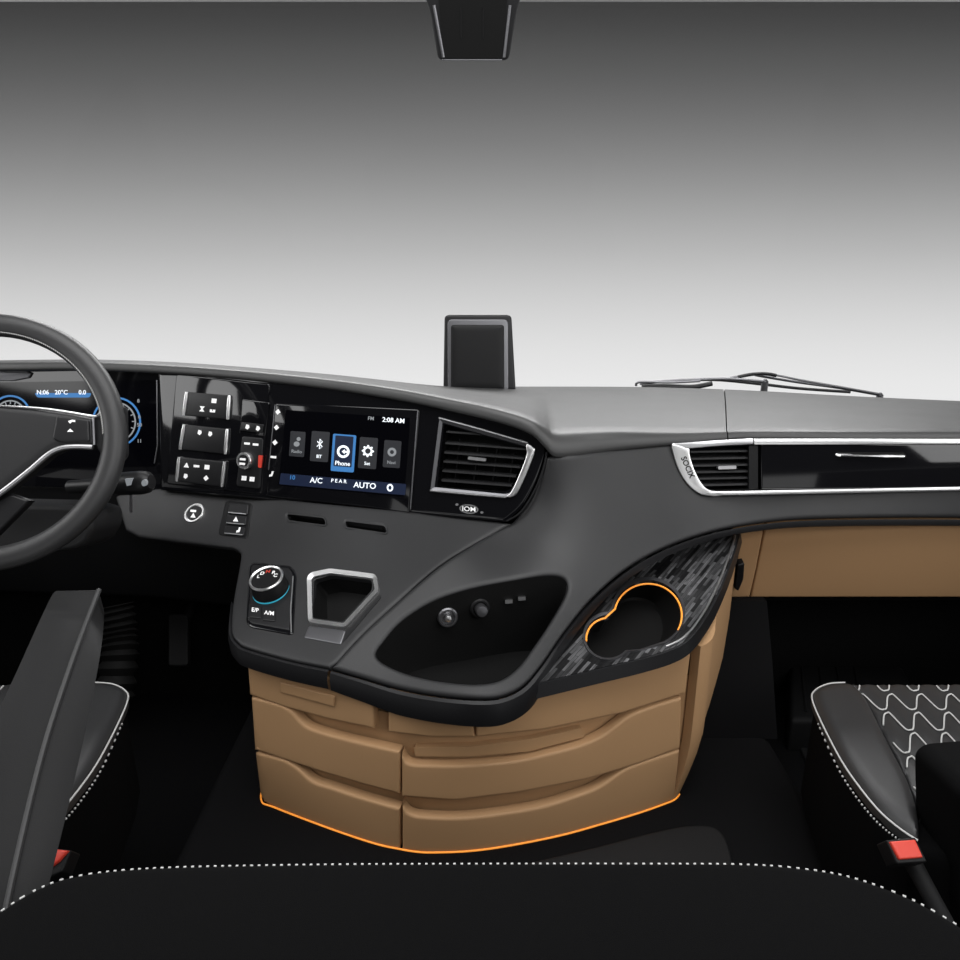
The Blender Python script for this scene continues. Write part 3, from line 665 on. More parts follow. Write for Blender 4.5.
bm = bmn(); prism(bm, PS, [(749, 446), (758, 445.5), (758, 489), (749, 489.5)], -.05, 0); build('vent_post', bm, M['black'], pv)
bm = bmn(); prism(bm, PS, rp_([(718, 466), (736, 465.5), (736, 468.8), (718, 469.3)], 1), -.008, .002); build('vent_tab', bm, M['satin'], pv)
T('SOCIX', PS, (686.5, 467), 7.4, M['deep'], pv, (.42, .95), (-1.0, .42), .0066)

# --- beige knee panel with glove box below the passenger dash
GB = Plane((750, 530, 1.50), (960, 522, 1.50), (850, 597, 1.545))
bm = bmn(); patch(bm, GB, [(768, 515), (1110, 508), (1110, 597.5), (751, 597.5), (757, 570)], thick=.03, rim=2, rimh=.003, step=16); build('glove_box_panel', bm, M['beige'], dash)
bm = bmn(); patch(bm, GB, [(730, 518), (766.5, 515), (756, 570), (749.5, 597.5), (722, 597.5), (738, 560)], thick=.03, rim=2, rimh=.003, step=12); build('knee_panel', bm, M['beige'], dash)
bm = bmn(); loft(bm, [[at(700, 600, 1.56), at(1110, 600, 1.56)], [at(700, 600, 1.56) + Vector((0, .3, .02)), at(1110, 600, 1.56) + Vector((0, .3, .02))], [at(700, 600, 1.56) + Vector((0, .3, .06)), at(1110, 600, 1.56) + Vector((0, .3, .06))], [at(700, 600, 1.56) + Vector((0, 0, .06)), at(1110, 600, 1.56) + Vector((0, 0, .06))]], False, False, False); build('under_tray', bm, M['deep'], dash)
bm = bmn(); patch(bm, GB, rp_([(735, 560), (742, 558), (741, 574), (736, 586), (732, 584)], 1.5), thick=.03, h=.02, rim=1.5, rimh=.003, step=4); build('latch', bm, M['edge'], dash)
# black lower shell behind the driver's knees
bm = bmn(); patch(bm, Plane((0, 480, 1.64), (240, 545, 1.60), (100, 640, 1.66)), [(-150, 478), (165, 486), (242, 540), (246, 610), (150, 600), (-150, 590)], thick=.03, step=30, rim=6, rimh=.02); build('knee_shell', bm, M['black'], dash)

# ================================================================== DRAWER CONSOLE
con = thing('drawer_console', 'beige drawer console with orange lower line and cup holder deck below the dashboard', 'console', (0, 1.15, .25))
fr_px = [(262, 801), (275, 808), (330, 829), (375, 844), (400, 849.5), (415, 852), (432, 853), (470, 851.5), (510, 846), (560, 836), (600, 825), (640, 813), (665, 804), (674, 800)]
plan = [(-.455, 1.60), (-.450, 1.40), (-.446, 1.24)] + [tuple(atz(x, y, TZ)[:2]) for x, y in fr_px] + [(.402, 1.195), (.410, 1.215), (.425, 1.26), (.47, 1.36), (.53, 1.50)]
plan = cr(plan, 6); PLN = np.array(plan)
dpl = np.gradient(PLN, axis=0); NRM = np.c_[dpl[:, 1], -dpl[:, 0]]; NRM /= np.linalg.norm(NRM, axis=1)[:, None]
if NRM[len(NRM) // 2][1] > 0: NRM = -NRM
for k_ in range(3): NRM[1:-1] = (NRM[:-2] + NRM[1:-1] + NRM[2:]) / 3
NRM /= np.linalg.norm(NRM, axis=1)[:, None]
def tap(x, z): return max(0, min(1, (x - .34) / .07)) * (.035 + max(0, x - .40) * .12) * math.sin(math.pi / 2 * max(0, min(1, (z - TZ) / .16)))
class ConsoleSurf:
    def hit(s, px, py):
        d = ray(px, py); z = .4
        for it in range(4):
            X = PLN[:, 0] + np.array([tap(x, z) for x in PLN[:, 0]]); Y = PLN[:, 1]
            # signed angle function: x*dy - y*dx changes sign where the sight line crosses the plan
            f = X * d.y - Y * d.x; k = np.where((f[:-1] <= 0) & (f[1:] > 0) | (f[:-1] > 0) & (f[1:] <= 0))[0]
            best = None
            for i in k:
                u = f[i] / (f[i] - f[i + 1]); y = Y[i] + (Y[i + 1] - Y[i]) * u
                if best is None or y < best[0]: best = (y, i, u)
            if best is None:
                i = int(np.argmax(X / Y)) if px > 480 else int(np.argmin(X / Y)); i = min(i, len(X) - 2); best = (Y[i], i, 0.)
            y, i, u = best; t = y / d.y; z = EYE.z + d.z * t
        nn = NRM[i] * (1 - u) + NRM[i + 1] * u
        return EYE + d * t, Vector((nn[0], nn[1], 0)).normalized()
    def P(s, px, py, h=0): p, n = s.hit(px, py); return p + n * h
    def N(s, px, py): return s.hit(px, py)[1]
CS = ConsoleSurf()
def plan_row(z, off, i0=0, i1=None): return [Vector((p[0] + tap(p[0], z), p[1], z)) + Vector((n_[0], n_[1], 0)) * off for p, n_ in list(zip(PLN, NRM))[i0:i1]]
bm = bmn(); loft(bm, [plan_row(z, -.024) for z in (TZ, .35, .45, .525)], True, True, True); build('body', bm, M['beige'], con)
ir = int(np.argmax(PLN[:, 0] > .386)); 
def wall_side(i0, i1, ztop, k):
    pts = list(zip(PLN, NRM))[i0:i1]; rows = []
    for f in np.linspace(0, 1, k):
        a, b = [], []
        for p, n_ in pts:
            z = TZ + (ztop(p[1]) - TZ) * f; q = Vector((p[0] + tap(p[0], z), p[1], z)); a.append(q); b.append(q - Vector((n_[0], n_[1], 0)) * .02)
        rows.append(a + b[::-1])
    bm = bmn(); loft(bm, rows, True, True, True); return build('side_wall', bm, M['beige'], con)
wall_side(ir, None, lambda y: .600 + (y - 1.18) * .25, 9)
il = int(np.argmax(PLN[:, 1] < 1.2)); wall_side(0, il, lambda y: .555, 6)
def front(name, px, thick=.02, h=0, rim=2.5, rimh=.004, m='beige', parent=con, step=9, **k):
    bm = bmn(); patch(bm, CS, px, thick=thick, rim=rim, rimh=rimh, step=step, h=h); return build(name, bm, M[m], parent, ang=50, **k)
lf = front('lid_flap', [(246, 655), (310, 672), (373, 690), (373.5, 729), (330, 720), (281, 706.5), (249, 695)])
front('pull_tab', rp_([(281, 681), (336, 695.5), (335, 706), (281, 691.5)], 1), thick=.003, h=.004, rim=1.5, rimh=.002, parent=lf, step=6)
front('lid_flap', [(388, 692), (474, 702), (474.5, 737.5), (430, 737.5), (388, 732.5)])
front('lid_flap', [(476, 702), (540, 692), (620, 675), (692, 648), (686, 693.5), (623, 713.5), (545, 730), (476, 737.5)])
def notch(a): return cr(a, 4)
ml = [(250.5, 697.5), (280, 705.5)] + notch([(280, 705.5), (291, 712), (303, 725), (318, 732), (355, 742), (399.5, 752)])[1:] + [(399.5, 794.5), (360, 784), (320, 772), (254, 750)]
front('drawer', ml)
mr_ = [(401.5, 753)] + notch([(402, 757), (408, 764), (425, 766), (465, 766), (516, 761.5), (560, 751.5), (587, 743.5), (606, 734), (628, 717.5), (650, 708), (682, 698)]) + [(680.5, 748.5), (640, 764), (587, 780), (520, 793), (455, 801), (401.5, 797)]
d2 = front('drawer', mr_)
ll = [(254.5, 752.5), (284, 760.5)] + notch([(284, 760.5), (296, 768), (312, 782), (330, 788), (360, 798), (399.5, 809)])[1:] + [(399.5, 850), (375, 844.5), (330, 829.5), (275, 808.5), (263.5, 802), (259.5, 794)]
front('drawer', ll)
lr = [(402, 802)] + notch([(402.5, 808), (410, 815), (428, 818), (470, 818), (536, 808.5), (575, 797), (600, 787), (625, 770), (645, 762), (680, 750.5)]) + [(675, 800), (640, 813.5), (600, 825.5), (560, 836.5), (510, 846.5), (470, 852), (432, 853.5), (402, 850.5)]
front('drawer', lr)
# inner pull shelf of the middle right drawer
bm = bmn(); q = [(412, 752), (470, 751), (530, 744), (585, 732), (588, 741), (530, 756), (470, 761), (414, 761)]
patch(bm, CS, rp_(q, 2), thick=.012, h=-.012, step=8); build('pull_ledge', bm, M['beige'], d2)
# orange light line round the foot
bm = bmn(); pr = plan_row(TZ + .002, .001); i0 = int(np.argmax(PLN[:, 1] < 1.20)); i1 = ir + 8
tube(bm, pr[i0:i1], .0017, 8); build('orange_line', bm, M['orange'], con)

# --- cup holder deck
def ahead(px, py, d): p = CS.P(px, py); return (px, py, p.y - d)
DK = Plane(ahead(540, 684, .016), (735, 540, 1.465), ahead(684, 640, .018))
edge_o = cr([(739, 531), (733, 552), (722, 582), (708, 611), (690, 636), (672, 648), (640, 658), (590, 670), (532, 684)], 5)
deck = edge_o + [(538, 668), (566, 632), (600, 594), (636, 562), (676, 540), (714, 526)]
big = (648, 613, 35, 33); sml = (608, 637, 23, 22)
def eight(k=0):
    b = arc(big[0], big[1], big[2] + k, big[3] + k, -172, 62, 30); s = arc(sml[0], sml[1], sml[2] + k, sml[3] + k, 40, 270, 24)
    return b + [(640 + k * .3, 650 + k * .6)] + s
eo = eight()
bm = bmn(); patch(bm, DK, deck, [eo], thick=.012, step=10); dk = build('cup_holder_deck', bm, M['slate'], con)
bm = bmn(); a = [DK.P(x, y, .001) for x, y in eo]; c0 = sum(a, Vector()) / len(a)
down = Vector((0, 0.0, -1)); fw = Vector((-.25, 1, 0))
loft(bm, [a, [p + down * .012 + fw * .006 for p in a], [c0 + (p - c0) * .93 + down * .055 + fw * .042 for p in a], [c0 + (p - c0) * .88 + down * .06 + fw * .045 for p in a]], True, False, True); cw = build('cup_well', bm, M['deep'], con)
bm = bmn(); ring(bm, DK, eight(2.0), eight(-.5), -.002, .003, .0015); build('rim_ring', bm, M['steel'], dk)
bm = bmn(); oi = arc(big[0], big[1] + 3, big[2] - 1.2, big[3] - 1.2, -168, 28, 30); os_ = arc(sml[0], sml[1] + 2.5, sml[2] - 1.2, sml[3] - 1, 175, 262, 14)
tube(bm, [DK.P(x, y, .001) for x, y in os_ + oi], .0018, 8); build('rim_light', bm, M['orange'], dk)
bm = bmn(); pth = [DK.P(x, y, .003) for x, y in offset(deck, 2.5)[1:len(edge_o) - 14]]; tube(bm, pth, .0022, 8); build('chrome_trim', bm, M['satin'], dk)
# black band wrapping the deck edge, thin bright line below it
def strip(bm, z0, z1, o0, o1, n=None):
    r = [[], [], [], []]
    for i, (x, y) in enumerate(edge_o[:n]):
        p = DK.P(x, y); a = DK.P(*edge_o[max(i - 1, 0)]); b = DK.P(*edge_o[min(i + 1, len(edge_o) - 1)]); t = b - a; t.z = 0; t.normalize(); o = Vector((-t.y, t.x, 0)); 
        if o.dot(Vector((.6, -1, 0))) < 0: o = -o
        r[0].append(p - o * .02 + Vector((0, 0, z0))); r[1].append(p + o * o0 + Vector((0, 0, z0))); r[2].append(p + o * o1 + Vector((0, 0, z1))); r[3].append(p - o * .02 + Vector((0, 0, z1)))
    r.append(r[0]); V = loft(bm, r); bmesh.ops.holes_fill(bm, edges=[e for e in bm.edges if e.is_boundary], sides=0)
bm = bmn(); strip(bm, -.001, -.025, .004, .009); build('deck_band', bm, M['edge'], dk)

# ================================================================== STEERING WHEEL
WF = (-.8958, 1.2730, .9698, 24.57, 8.34)          # centre, tilt and turn of the wheel
wc = Vector(WF[:3]); tl, yw = R(WF[3]), R(WF[4])
wn = Vector((math.sin(yw) * math.cos(tl), -math.cos(yw) * math.cos(tl), math.sin(tl))); wu = Vector((math.cos(yw), math.sin(yw), 0)); ww = wn.cross(wu)
if ww.z < 0: ww = -ww
wh = thing('steering_wheel', 'black leather steering wheel with silver spokes in front of the instrument display', 'steering wheel', tuple(wc))
bm = bmn(); nR = 72; rows = []
for i in range(nR + 1):
    a = 2 * math.pi * i / nR; er = wu * math.cos(a) + ww * math.sin(a)
    rows.append([wc + er * (.217 + .0215 * math.cos(2 * math.pi * k / 14)) + wn * (.019 * math.sin(2 * math.pi * k / 14)) for k in range(14)])
loft(bm, rows, True); bmesh.ops.remove_doubles(bm, verts=bm.verts, dist=1e-6); build('rim', bm, M['seat'], wh)
bm = bmn(); nS = 300
for i in range(nS):
    a = 2 * math.pi * i / nS
    if not (R(0) < a < R(180)): continue
    er = wu * math.cos(a) + ww * math.sin(a); et = -wu * math.sin(a) + ww * math.cos(a); c_ = wc + er * .2005 + wn * .0125
    tube(bm, [c_ - et * .0015 - er * .0010, c_ + et * .0015 + er * .0010], .0009, 4)
build('stitching', bm, M['thread'], wh)
WPn = Plane(wc, wc + wu, wc + ww)
hub = [(-130, 470), (-110, 425), (-60, 408), (0, 406), (35, 409), (70, 414), (95, 419), (96, 444), (88, 447), (64, 447), (50, 453), (30, 470), (0, 494), (-40, 515), (-90, 510)]
bm = bmn(); patch(bm, WPn, hub, thick=.045, rim=7, rimh=.010, step=10, h=.012); build('hub_pad', bm, M['hub'], wh)
bm = bmn(); patch(bm, WPn, rp_([(60, 417), (92, 421), (93, 443), (64, 444), (56, 440)], 3), thick=.01, h=.016, rim=2, rimh=.003, step=6); bp = build('button_pad', bm, M['key'], wh)
bm = bmn(); 
prism(bm, WPn, [(72, 423), (76, 421.5), (79, 422), (79, 424), (76, 423.5), (74, 425.5)], .0165, .0172); build('symbol', bm, M['white'], bp)
bm = bmn(); prism(bm, WPn, [(71, 433.5), (74, 430.5), (77.5, 433.5)], .0165, .0172); build('symbol', bm, M['white'], bp)
for pts, r in (([( -40, 405), (0, 407), (40, 409.5), (70, 413.5), (95, 417.5), (102, 415), (107, 409)], .0028), ([(-30, 513), (0, 496), (30, 473), (50, 456), (62, 449.5), (75, 447.5), (95, 448)], .005)):
    bm = bmn(); tube(bm, [WPn.P(x, y, .010) for x, y in cr(pts, 6)], r, 10); build('spoke_trim', bm, M['chrome'] if r < .004 else M['satin'], wh)
bm = bmn(); patch(bm, WPn, rp_([(93, 417), (125, 405), (126, 455), (112, 470), (96, 447)], 4), thick=.02, rim=3, rimh=.006, step=8, h=.004); build('spoke', bm, M['key'], wh)
bm = bmn(); tube(bm, [WPn.P(96, 419, .012), WPn.P(97, 446, .012)], .0022, 8); build('spoke_edge', bm, M['steel'], wh)
bm = bmn(); patch(bm, WPn, [(-60, 520), (-30, 516), (10, 493), (30, 500), (0, 530), (-40, 570), (-60, 570)], thick=.02, rim=3, rimh=.006, step=8, h=.0); build('spoke', bm, M['key'], wh)
# column
colm = thing('steering_column', 'black steering column shroud with stalk behind the steering wheel', 'steering column', (wc.x, 1.4, .6))
bm = bmn(); CPn = Plane((0, 500, 1.36), (90, 505, 1.36), (40, 560, 1.33))
patch(bm, CPn, rp_([(-120, 500), (30, 504), (70, 505), (93, 512), (93, 530), (84, 545), (72, 551), (-120, 575)], 6), thick=.12, rim=6, rimh=.02, step=12); build('column_shroud', bm, M['leather'], colm)
sa, sb_ = at(70, 487, 1.44), at(151.5, 482, 1.40); sl = (sb_ - sa).length
bm = bmn(); lathe(bm, sa, sb_ - sa, [(.014, 0), (.015, sl * .4), (.020, sl * .55), (.0235, sl * .62), (.0245, sl * .88), (.022, sl * .96), (.014, sl), (.001, sl)], 24); stk = build('stalk', bm, M['key'], colm)
bm = bmn(); tube(bm, [at(131, 492, 1.41), at(131, 512, 1.41)], .003, 8); build('stalk_lever', bm, M['steel'], colm)
bm = bmn()
SPn = Plane((128, 480, 1.383), (148, 480, 1.375), (138, 490, 1.378)); prism(bm, SPn, ell(144, 483, 2.4, 3.2, 14), -.006, .0008); build('symbol', bm, M['dimlit'], stk)
bm = bmn(); prism(bm, SPn, [(125, 479), (132, 478.5), (131, 485), (127, 486)], -.006, .0008); build('symbol', bm, M['dimlit'], stk)
bm = bmn(); pts = [at(114, 606, 1.55), at(118, 630, 1.53), at(119, 655, 1.5), at(114, 700, 1.45)]
ctr = cr(pts, 14); rr = [.040 + .005 * math.cos(i * 2 * math.pi / 4) for i in range(len(ctr))]; tube(bm, ctr, rr, 20); build('bellows', bm, M['deep'], colm)

# ================================================================== SEATS
ZS = .50
def mir(p, s): return [(x if s > 0 else 940 - x, y) for x, y in p]
def make_seat(name, label, s):
    st = thing(name, label, 'seat', (s * .87, .9, 0))
    S = zplane(ZS)
    base = mir([(816, 698), (822, 686), (840, 682), (1150, 682), (1400, 860), (1000, 870), (917, 842), (880, 814), (842, 764), (822, 722)], s)
    bm = bmn(); patch(bm, S, base, thick=.20, h=-.012, rim=6, rimh=.02, step=25); build('cushion', bm, M['cloth'], st)
    bol = mir(cr([(813, 700), (815, 690), (828, 684), (846, 682.5), (858, 688), (870, 705), (890, 745), (908, 780), (918, 812), (918, 838), (900, 827), (880, 810), (860, 786), (842, 760), (824, 725)], 4, True), s)
    bm = bmn(); patch(bm, S, bol, thick=.03, h=.012, rim=12, rimh=.022, step=7); bo = build('side_bolster', bm, M['seat'], st)
    ctrp = mir([(851, 683.5), (1120, 683.5), (1260, 815), (1000, 818), (921, 816), (916, 800), (906, 775), (889, 743), (868, 703)], s)
    # wave stitch lines over the cushion centre
    lines = []; rowsd = [(672, 691, 859.8, 29.6), (694.5, 710, 857.5, 29.6), (713, 730.5, 883.5 - 30.3, 30.3), (733.5, 753, 910 - 31.3, 31.3), (757, 778, 907 - 32.6, 32.6), (782, 805, 937 - 34, 34), (810, 836, 934 - 35.5, 35.5)]
    for (y0, y1, xs, pch) in rowsd:
        L = []
        for k in range(-1, 9):
            xv = xs + k * pch
            L += [(xv - 3, y1 - .3), (xv - .5, y1 - 2.5), (xv + .3, y0 + 3), (xv + 3.5, y0 + .2), (xv + 7, y0 + 1.2), (xv + pch - 9, y1 - 1.6)]
        lines.append(cr(L, 4))
    allL = [np.array(q) for q in lines]; LL = np.concatenate(allL)
    def puff(x, y):
        x_ = x if s > 0 else 940 - x
        d = np.min(np.hypot(LL[:, 0] - x_, (LL[:, 1] - y) * 1.5)); return .0045 * min(1, d / 6)
    bm = bmn(); patch(bm, S, ctrp, thick=.02, h=-.003, step=4.5 if s > 0 else 8, rim=3, rimh=.006, bump=puff); cc = build('quilted_centre', bm, M['seat'], st)
    bm = bmn()
    for q in lines:
        run = []
        for (x, y) in q:
            ok = inside([(853, 685), (1110, 685), (1240, 810), (1000, 812), (922, 810), (918, 800), (909, 775), (892, 743), (870, 704)], x, y)
            if ok: run.append(S.P(x if s > 0 else 940 - x, y, .0008))
            if (not ok or (x, y) == q[-1]) and run:
                if len(run) > 2: tube(bm, run, .0014, 6)
                run = []
    build('wave_stitching', bm, M['thread'], st)
    e1 = cr([(845, 682), (828, 683.5), (815, 690), (812.5, 700), (824, 727), (842, 761), (860, 787), (880, 811), (900, 828), (918, 840)], 8)
    bm = bmn(); tube(bm, [S.P(x if s > 0 else 940 - x, y, -.001) for x, y in e1], .0015, 8); build('piping_or_highlight', bm, M['satin'] if 0 else M['thread'], st)
    bm = bmn(); d = [S.P(x if s > 0 else 940 - x, y, -.012) for x, y in cr([(819, 718), (838, 760), (857, 790), (878, 815), (900, 833), (925, 850)], 14)]
    for i in range(0, len(d) - 1, 2): tube(bm, [d[i], d[i] * .45 + d[i + 1] * .55], .0016, 5)
    build('edge_stitching', bm, M['thread'], st)
    bm = bmn(); x0, x1 = sorted((s * .66, s * 1.10)); box(bm, (x0, .55, .0), (x1, 1.08, .31), .03); build('seat_base', bm, M['black'], st)
    return st
ps = make_seat('passenger_seat', 'passenger seat with white wave quilting and black armrest at the right edge', 1)
ds = make_seat('driver_seat', 'driver seat with raised black armrest beside the steering wheel', -1)
# driver armrest: bar with rails (left, crease, right lower)
Cr = cr([(99, 590, .945), (96, 598, .93), (72, 662, .83), (42, 755, .72), (12, 880, .60), (-10, 990, .52)], 6)
Lr = cr([(58, 590, .965), (50, 599, .95), (22, 660, .85), (-15, 745, .74), (-60, 880, .62), (-95, 990, .54)], 6)
Rr = cr([(102, 602, .965), (104, 616, .95), (99, 662, .85), (79, 760, .74), (50, 880, .62), (20, 990, .54)], 6)
rows = []
for i, (a, b, c) in enumerate(zip(Lr, Cr, Rr)):
    l_, c_, r_ = at(*a), at(*b), at(*c); q_ = l_ + (r_ - c_)
    sec = rp_([tuple(l_), tuple(c_), tuple(r_), tuple(q_)], .013, 6); cen = sum((Vector(x) for x in sec), Vector()) / len(sec)
    f = (0.70, .86, .93, .97, .99)[i] if i < 5 else 1
    rows.append([cen + (Vector(x) - cen) * f for x in sec])
bm = bmn(); loft(bm, rows, True, True, True); build('armrest', bm, M['arm'], ds, ang=75)
bm = bmn(); tube(bm, [at(*c) for c in Cr[3:]], .0035, 8); build('piping_or_highlight', bm, M['leather'], ds)  # soft highlight of the crease, modelled as a lighter tube
# passenger armrest: rounded black block
bm = bmn(); S = Plane((915, 800, .88), (1000, 800, .88), (940, 900, .86))
patch(bm, S, rp_([(915, 752), (925, 744), (960, 741), (1120, 735), (1120, 1100), (975, 1000), (918, 905)], [9, 8, 10, 10, 10, 10, 12]), thick=.11, h=.11, rim=9, rimh=.02, step=14)
build('armrest', bm, M['cloth'], ps, label='black rounded armrest')

# seat belt buckles
def buckle(label, pts, btn, Y, strap):
    t = thing('seat_belt_buckle', label, 'seat belt buckle', tuple(at(*pts[0], Y)), 'red seat belt buckles')
    S = Plane((pts[0][0], pts[0][1], Y), (pts[0][0] + 30, pts[0][1], Y), (pts[0][0], pts[0][1] + 30, Y - .03))
    bm = bmn(); patch(bm, S, rp_(pts, 2), thick=.03, rim=2, rimh=.004, step=6); b = build('buckle_body', bm, M['black'], t)
    bm = bmn(); patch(bm, S, rp_(btn, 1.5), thick=.012, h=.005, rim=2, rimh=.003, step=5); build('release_button', bm, M['red'], t, label='red release button')
    bm = bmn(); a, c = [at(*q) for q in strap]; tube(bm, [a, (a + c) / 2 + Vector((0, -.008, 0)), c], [.013, .012, .014], 10); build('stalk', bm, M['rubber'], t)
buckle('red topped seat belt buckle beside the passenger seat cushion', [(886, 840), (916, 837), (928, 862), (897, 864)], [(888.5, 842), (914, 840), (922, 858), (898, 860)], .80, ((910, 858, .815), (945, 925, .76)))
buckle('red topped seat belt buckle beside the driver armrest', [(46, 847), (71, 850), (62, 872), (44, 880)], [(52, 849), (70, 851), (60, 862), (50, 869)], .80, ((58, 872, .815), (30, 935, .76)))

# ================================================================== BUNK
bk = thing('bunk_mattress', 'black cloth bunk front with white stitched edge across the bottom', 'bunk', (0, .3, .25))
S = zplane(.75)
be = cr([(-60, 948), (0, 909), (35, 888), (75, 874.5), (150, 866.5), (300, 863), (480, 862), (640, 862), (740, 862.5), (800, 866.5), (850, 875), (900, 892), (940, 912), (1010, 955)], 6)
be = [(x, y - 4.5) for x, y in be]
bm = bmn(); ol = be + [(1200, 1120), (1200, 1800), (-200, 1800), (-200, 1060)]; patch(bm, S, ol, thick=.16, rim=12, rimh=.014, step=45); build('mattress', bm, M['cloth'], bk)
bm = bmn(); pp = [S.P(x, y + 3.2, -.004) for x, y in be]
dens = []
for a, b in zip(pp[:-1], pp[1:]):
    k = max(1, int((b - a).length / .0022)); dens += [a + (b - a) * (j / k) for j in range(k)]
acc = 0; i = 0
while i < len(dens) - 2: tube(bm, [dens[i], dens[i + 1]], .0010, 5); i += 3
build('stitching', bm, M['thread'], bk)
bm = bmn(); tube(bm, [S.P(x, y + .3, -.013) for x, y in be], .003, 6); build('piping_or_highlight', bm, M['rubber'], bk)
bm = bmn(); box(bm, (-.40, -.25, TZ), (.40, .40, .60), .01); build('bunk_base', bm, M['black'], bk)

# ================================================================== FOOTWELLS
bm = bmn(); secs = []
for (z, y0) in ((TZ - .002, 1.372), (.40, 1.45), (.516, 1.52)):
    secs.append([Vector(q) for q in rp_([(.50, y0, z), (.672, y0, z), (.672, 1.88, z), (.50, 1.88, z)], [.001, .03, .001, .001], 5)])
loft(bm, secs, True, True, True); struct('trim_1', bm, M['carpet'])
ft = thing('footrest', 'ribbed black rubber footrest in the passenger footwell', 'footrest', (.9, 1.7, 0))
S = zplane(.10); bm = bmn(); patch(bm, S, rp_([(790, 645), (872, 643), (896, 652), (915, 690), (920, 720), (790, 720)], 6), thick=.098, rim=5, rimh=.015, step=14); build('pad', bm, M['rubber'], ft)
for k in range(4):
    bm = bmn(); a = (800 + k * 17, 652); b = (806 + k * 19, 712); tube(bm, [S.P(*a, .001), S.P(*b, .001)], .004, 6); build('rib', bm, M['rubber'], ft)
S = zplane(.004)
fm = thing('floor_mat', 'black rubber floor mat in the passenger footwell', 'floor mat', (.8, 1.2, 0))
bm = bmn(); patch(bm, zplane(.012), rp_([(795, 735), (830, 735), (880, 840), (868, 862), (845, 850)], 6), thick=.01, rim=3, rimh=.004, step=14); build('mat', bm, M['rubber'], fm)
mt = thing('tunnel_mat', 'black mat flap on the tunnel floor between console and bunk', 'floor mat', (.3, 1.05, TZ))
bm = bmn(); patch(bm, zplane(TZ + .012), cr([(480, 872), (540, 859), (600, 845), (650, 832), (685, 825), (710, 825), (722, 832), (729, 846), (733, 866), (733, 895), (480, 895)], 4), thick=.011, rim=3, rimh=.006, step=14); build('mat', bm, M['rubber'], mt)
# pedals under the wheel
for nm, lab, px, py, w, hh in (('brake_pedal', 'black brake pedal in the dark driver footwell', 95, 700, 16, 12), ('accelerator_pedal', 'long black accelerator pedal left of the console', 178, 640, 10, 26)):
    t = thing(nm, lab, 'pedal', tuple(at(px, py, 1.7)))
    S = Plane((px, py, 1.72), (px + 20, py, 1.72), (px, py + 20, 1.69)); bm = bmn(); patch(bm, S, rp_([(px - w, py - hh), (px + w, py - hh), (px + w, py + hh), (px - w, py + hh)], 4), thick=.02, rim=2, rimh=.004, step=8); build('pad', bm, M['rubber'], t)
    bm = bmn(); tube(bm, [S.P(px, py, -.015), S.P(px, py, -.015) + Vector((0, .18, .10))], .012, 8); build('arm', bm, M['rubber'], t)

# ================================================================== ON AND ABOVE THE DASH
cb = thing('camera_box', 'small black box with grey edge highlights standing on the dashboard top', 'camera box', tuple(at(480, 386, 1.95)))
S = Plane((445, 385, 1.95), (515, 385, 1.95), (480, 316, 1.985))
o1 = rp_([(444.5, 314.5), (511.5, 314.5), (515.8, 390), (443.3, 389)], [5, 5, 1, 1])
bm = bmn(); patch(bm, S, o1, thick=.07, rim=2.5, rimh=.006, step=10); build('housing', bm, M['edge'], cb)
o2 = rp_([(447.5, 319.5), (508, 319.5), (508.3, 389.5), (447.8, 388.5)], [5, 5, 1, 1])
bm = bmn(); patch(bm, S, o2, thick=.01, h=.004, rim=1, rimh=.002, step=10); build('frame', bm, M['steel'], cb)  # reflected edge highlight put into the frame's lighter colour
o3 = rp_([(451, 325), (504, 325), (504.3, 389.5), (450.8, 388.5)], [3, 3, 1, 1])
bm = bmn(); patch(bm, S, o3, thick=.01, h=.008, rim=7, rimh=.004, step=8); build('front_cover', bm, M['black'], cb)
sh = thing('sensor_housing', 'black tapered sensor housing hanging at the top of the windscreen', 'sensor housing', tuple(at(473, 2, 1.86)))
S = Plane((430, 3, 1.86), (515, 3, 1.86), (473, 60, 1.90))
bm = bmn(); patch(bm, S, rp_([(421, -14), (524, -14), (517, 12), (509, 61), (438, 61), (430, 12)], [1, 1, 8, 6, 6, 8]), thick=.05, rim=2, rimh=.006, step=10); build('housing', bm, M['edge'], sh)
for a, b in (((434, 5), (443.5, 57)), ((510, 5), (504, 57))):
    bm = bmn(); tube(bm, [S.P(*a, .001), S.P(*b, .001)], .004, 8); build('side_rib', bm, M['steel'], sh)
bm = bmn(); tube(bm, [S.P(442, 60, .001), S.P(502, 60, .001)], .002, 8); build('lower_rib', bm, M['steel'], sh)
bm = bmn(); patch(bm, S, rp_([(438, -10), (508, -10), (502, 58), (444, 58)], 2), thick=.01, h=.003, step=12); build('cover', bm, M['deep'], sh)
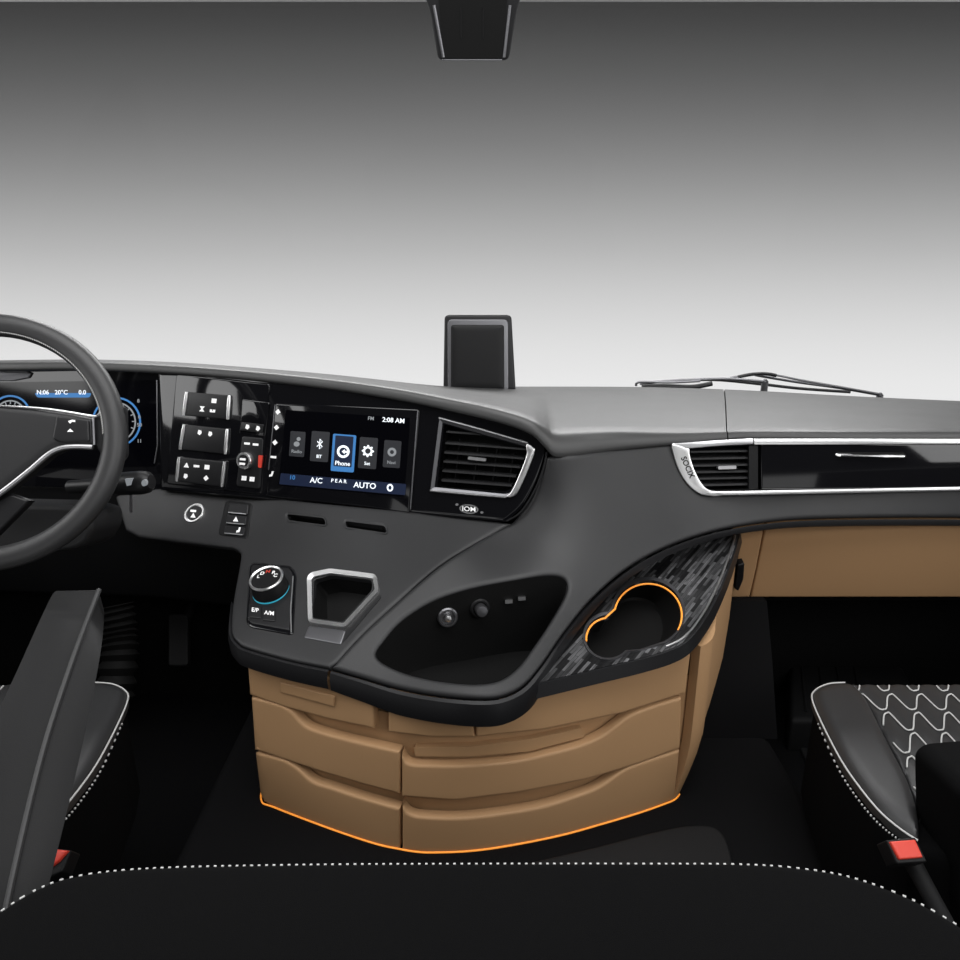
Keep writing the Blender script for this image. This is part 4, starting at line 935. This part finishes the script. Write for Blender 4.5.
for x in (461, 483):
    bm = bmn(); tube(bm, [S.P(x, 8, .003), S.P(x, 38, .003)], .0016, 6); build('cover_ridge', bm, M['black'], sh)
# wipers outside the glass
bm = bmn(); box(bm, (-1.4, 2.24, .66), (1.4, 2.56, .78), .02); struct('trim_2', bm, M['black'])
def wiper(label, wpY, arm, blade, ra, rb):
    t = thing('windshield_wiper', label, 'wiper', (at(*arm[0], wpY).x, wpY, .78))
    pv_ = at(*arm[0], wpY)
    bm = bmn(); lathe(bm, (pv_.x, wpY, .775), (0, 0, 1), [(.02, 0), (.02, .012), (.011, .016), (.011, pv_.z - .775), (.004, pv_.z - .767)], 16); build('pivot', bm, M['steel'], t)
    bm = bmn(); tube(bm, [at(x, y, wpY) for x, y in cr(arm, 5)], ra, 8); build('wiper_arm', bm, M['steel'], t)
    for q, r, m, nm in blade:
        bm = bmn(); tube(bm, [at(x, y, wpY - .02) for x, y in cr(q, 5)], r, 8); build(nm, bm, M[m], t)
wiper('long wiper sloping down to the right behind the passenger dash', 2.42, [(880, 395), (840, 388), (800, 382.5), (775, 378.5), (755, 375)], [([(882, 394.5), (840, 387), (800, 380), (770, 374.5), (742, 376), (730, 378)], .0035, 'steel', 'blade_spring'), ([(850, 392), (800, 388.5), (760, 384), (720, 380), (690, 380)], .005, 'edge', 'wiper_blade'), ([(738, 377), (752, 374.3), (766, 373.8), (776, 375.5)], .006, 'edge', 'arm_cover')], .0045, .005)
wiper('short wiper lying flat with thick black end towards the camera box', 2.32, [(765, 381.5), (730, 379), (700, 379.5), (670, 381), (640, 383.5)], [([(712, 383.5), (700, 386), (690, 387), (665, 386.5), (642, 386.5)], .008, 'edge', 'wiper_blade'), ([(700, 381), (670, 382.5), (640, 382), (636, 386)], .004, 'steel', 'blade_spring')], .005, .009)

# thing empties stand at their base: move them there and keep the parts where they are
bpy.context.view_layer.update()
for nm, v in BASE.items():
    o = bpy.data.objects[nm]; o.location = v
    for c in o.children: c.matrix_parent_inverse = Matrix.Translation(-v)
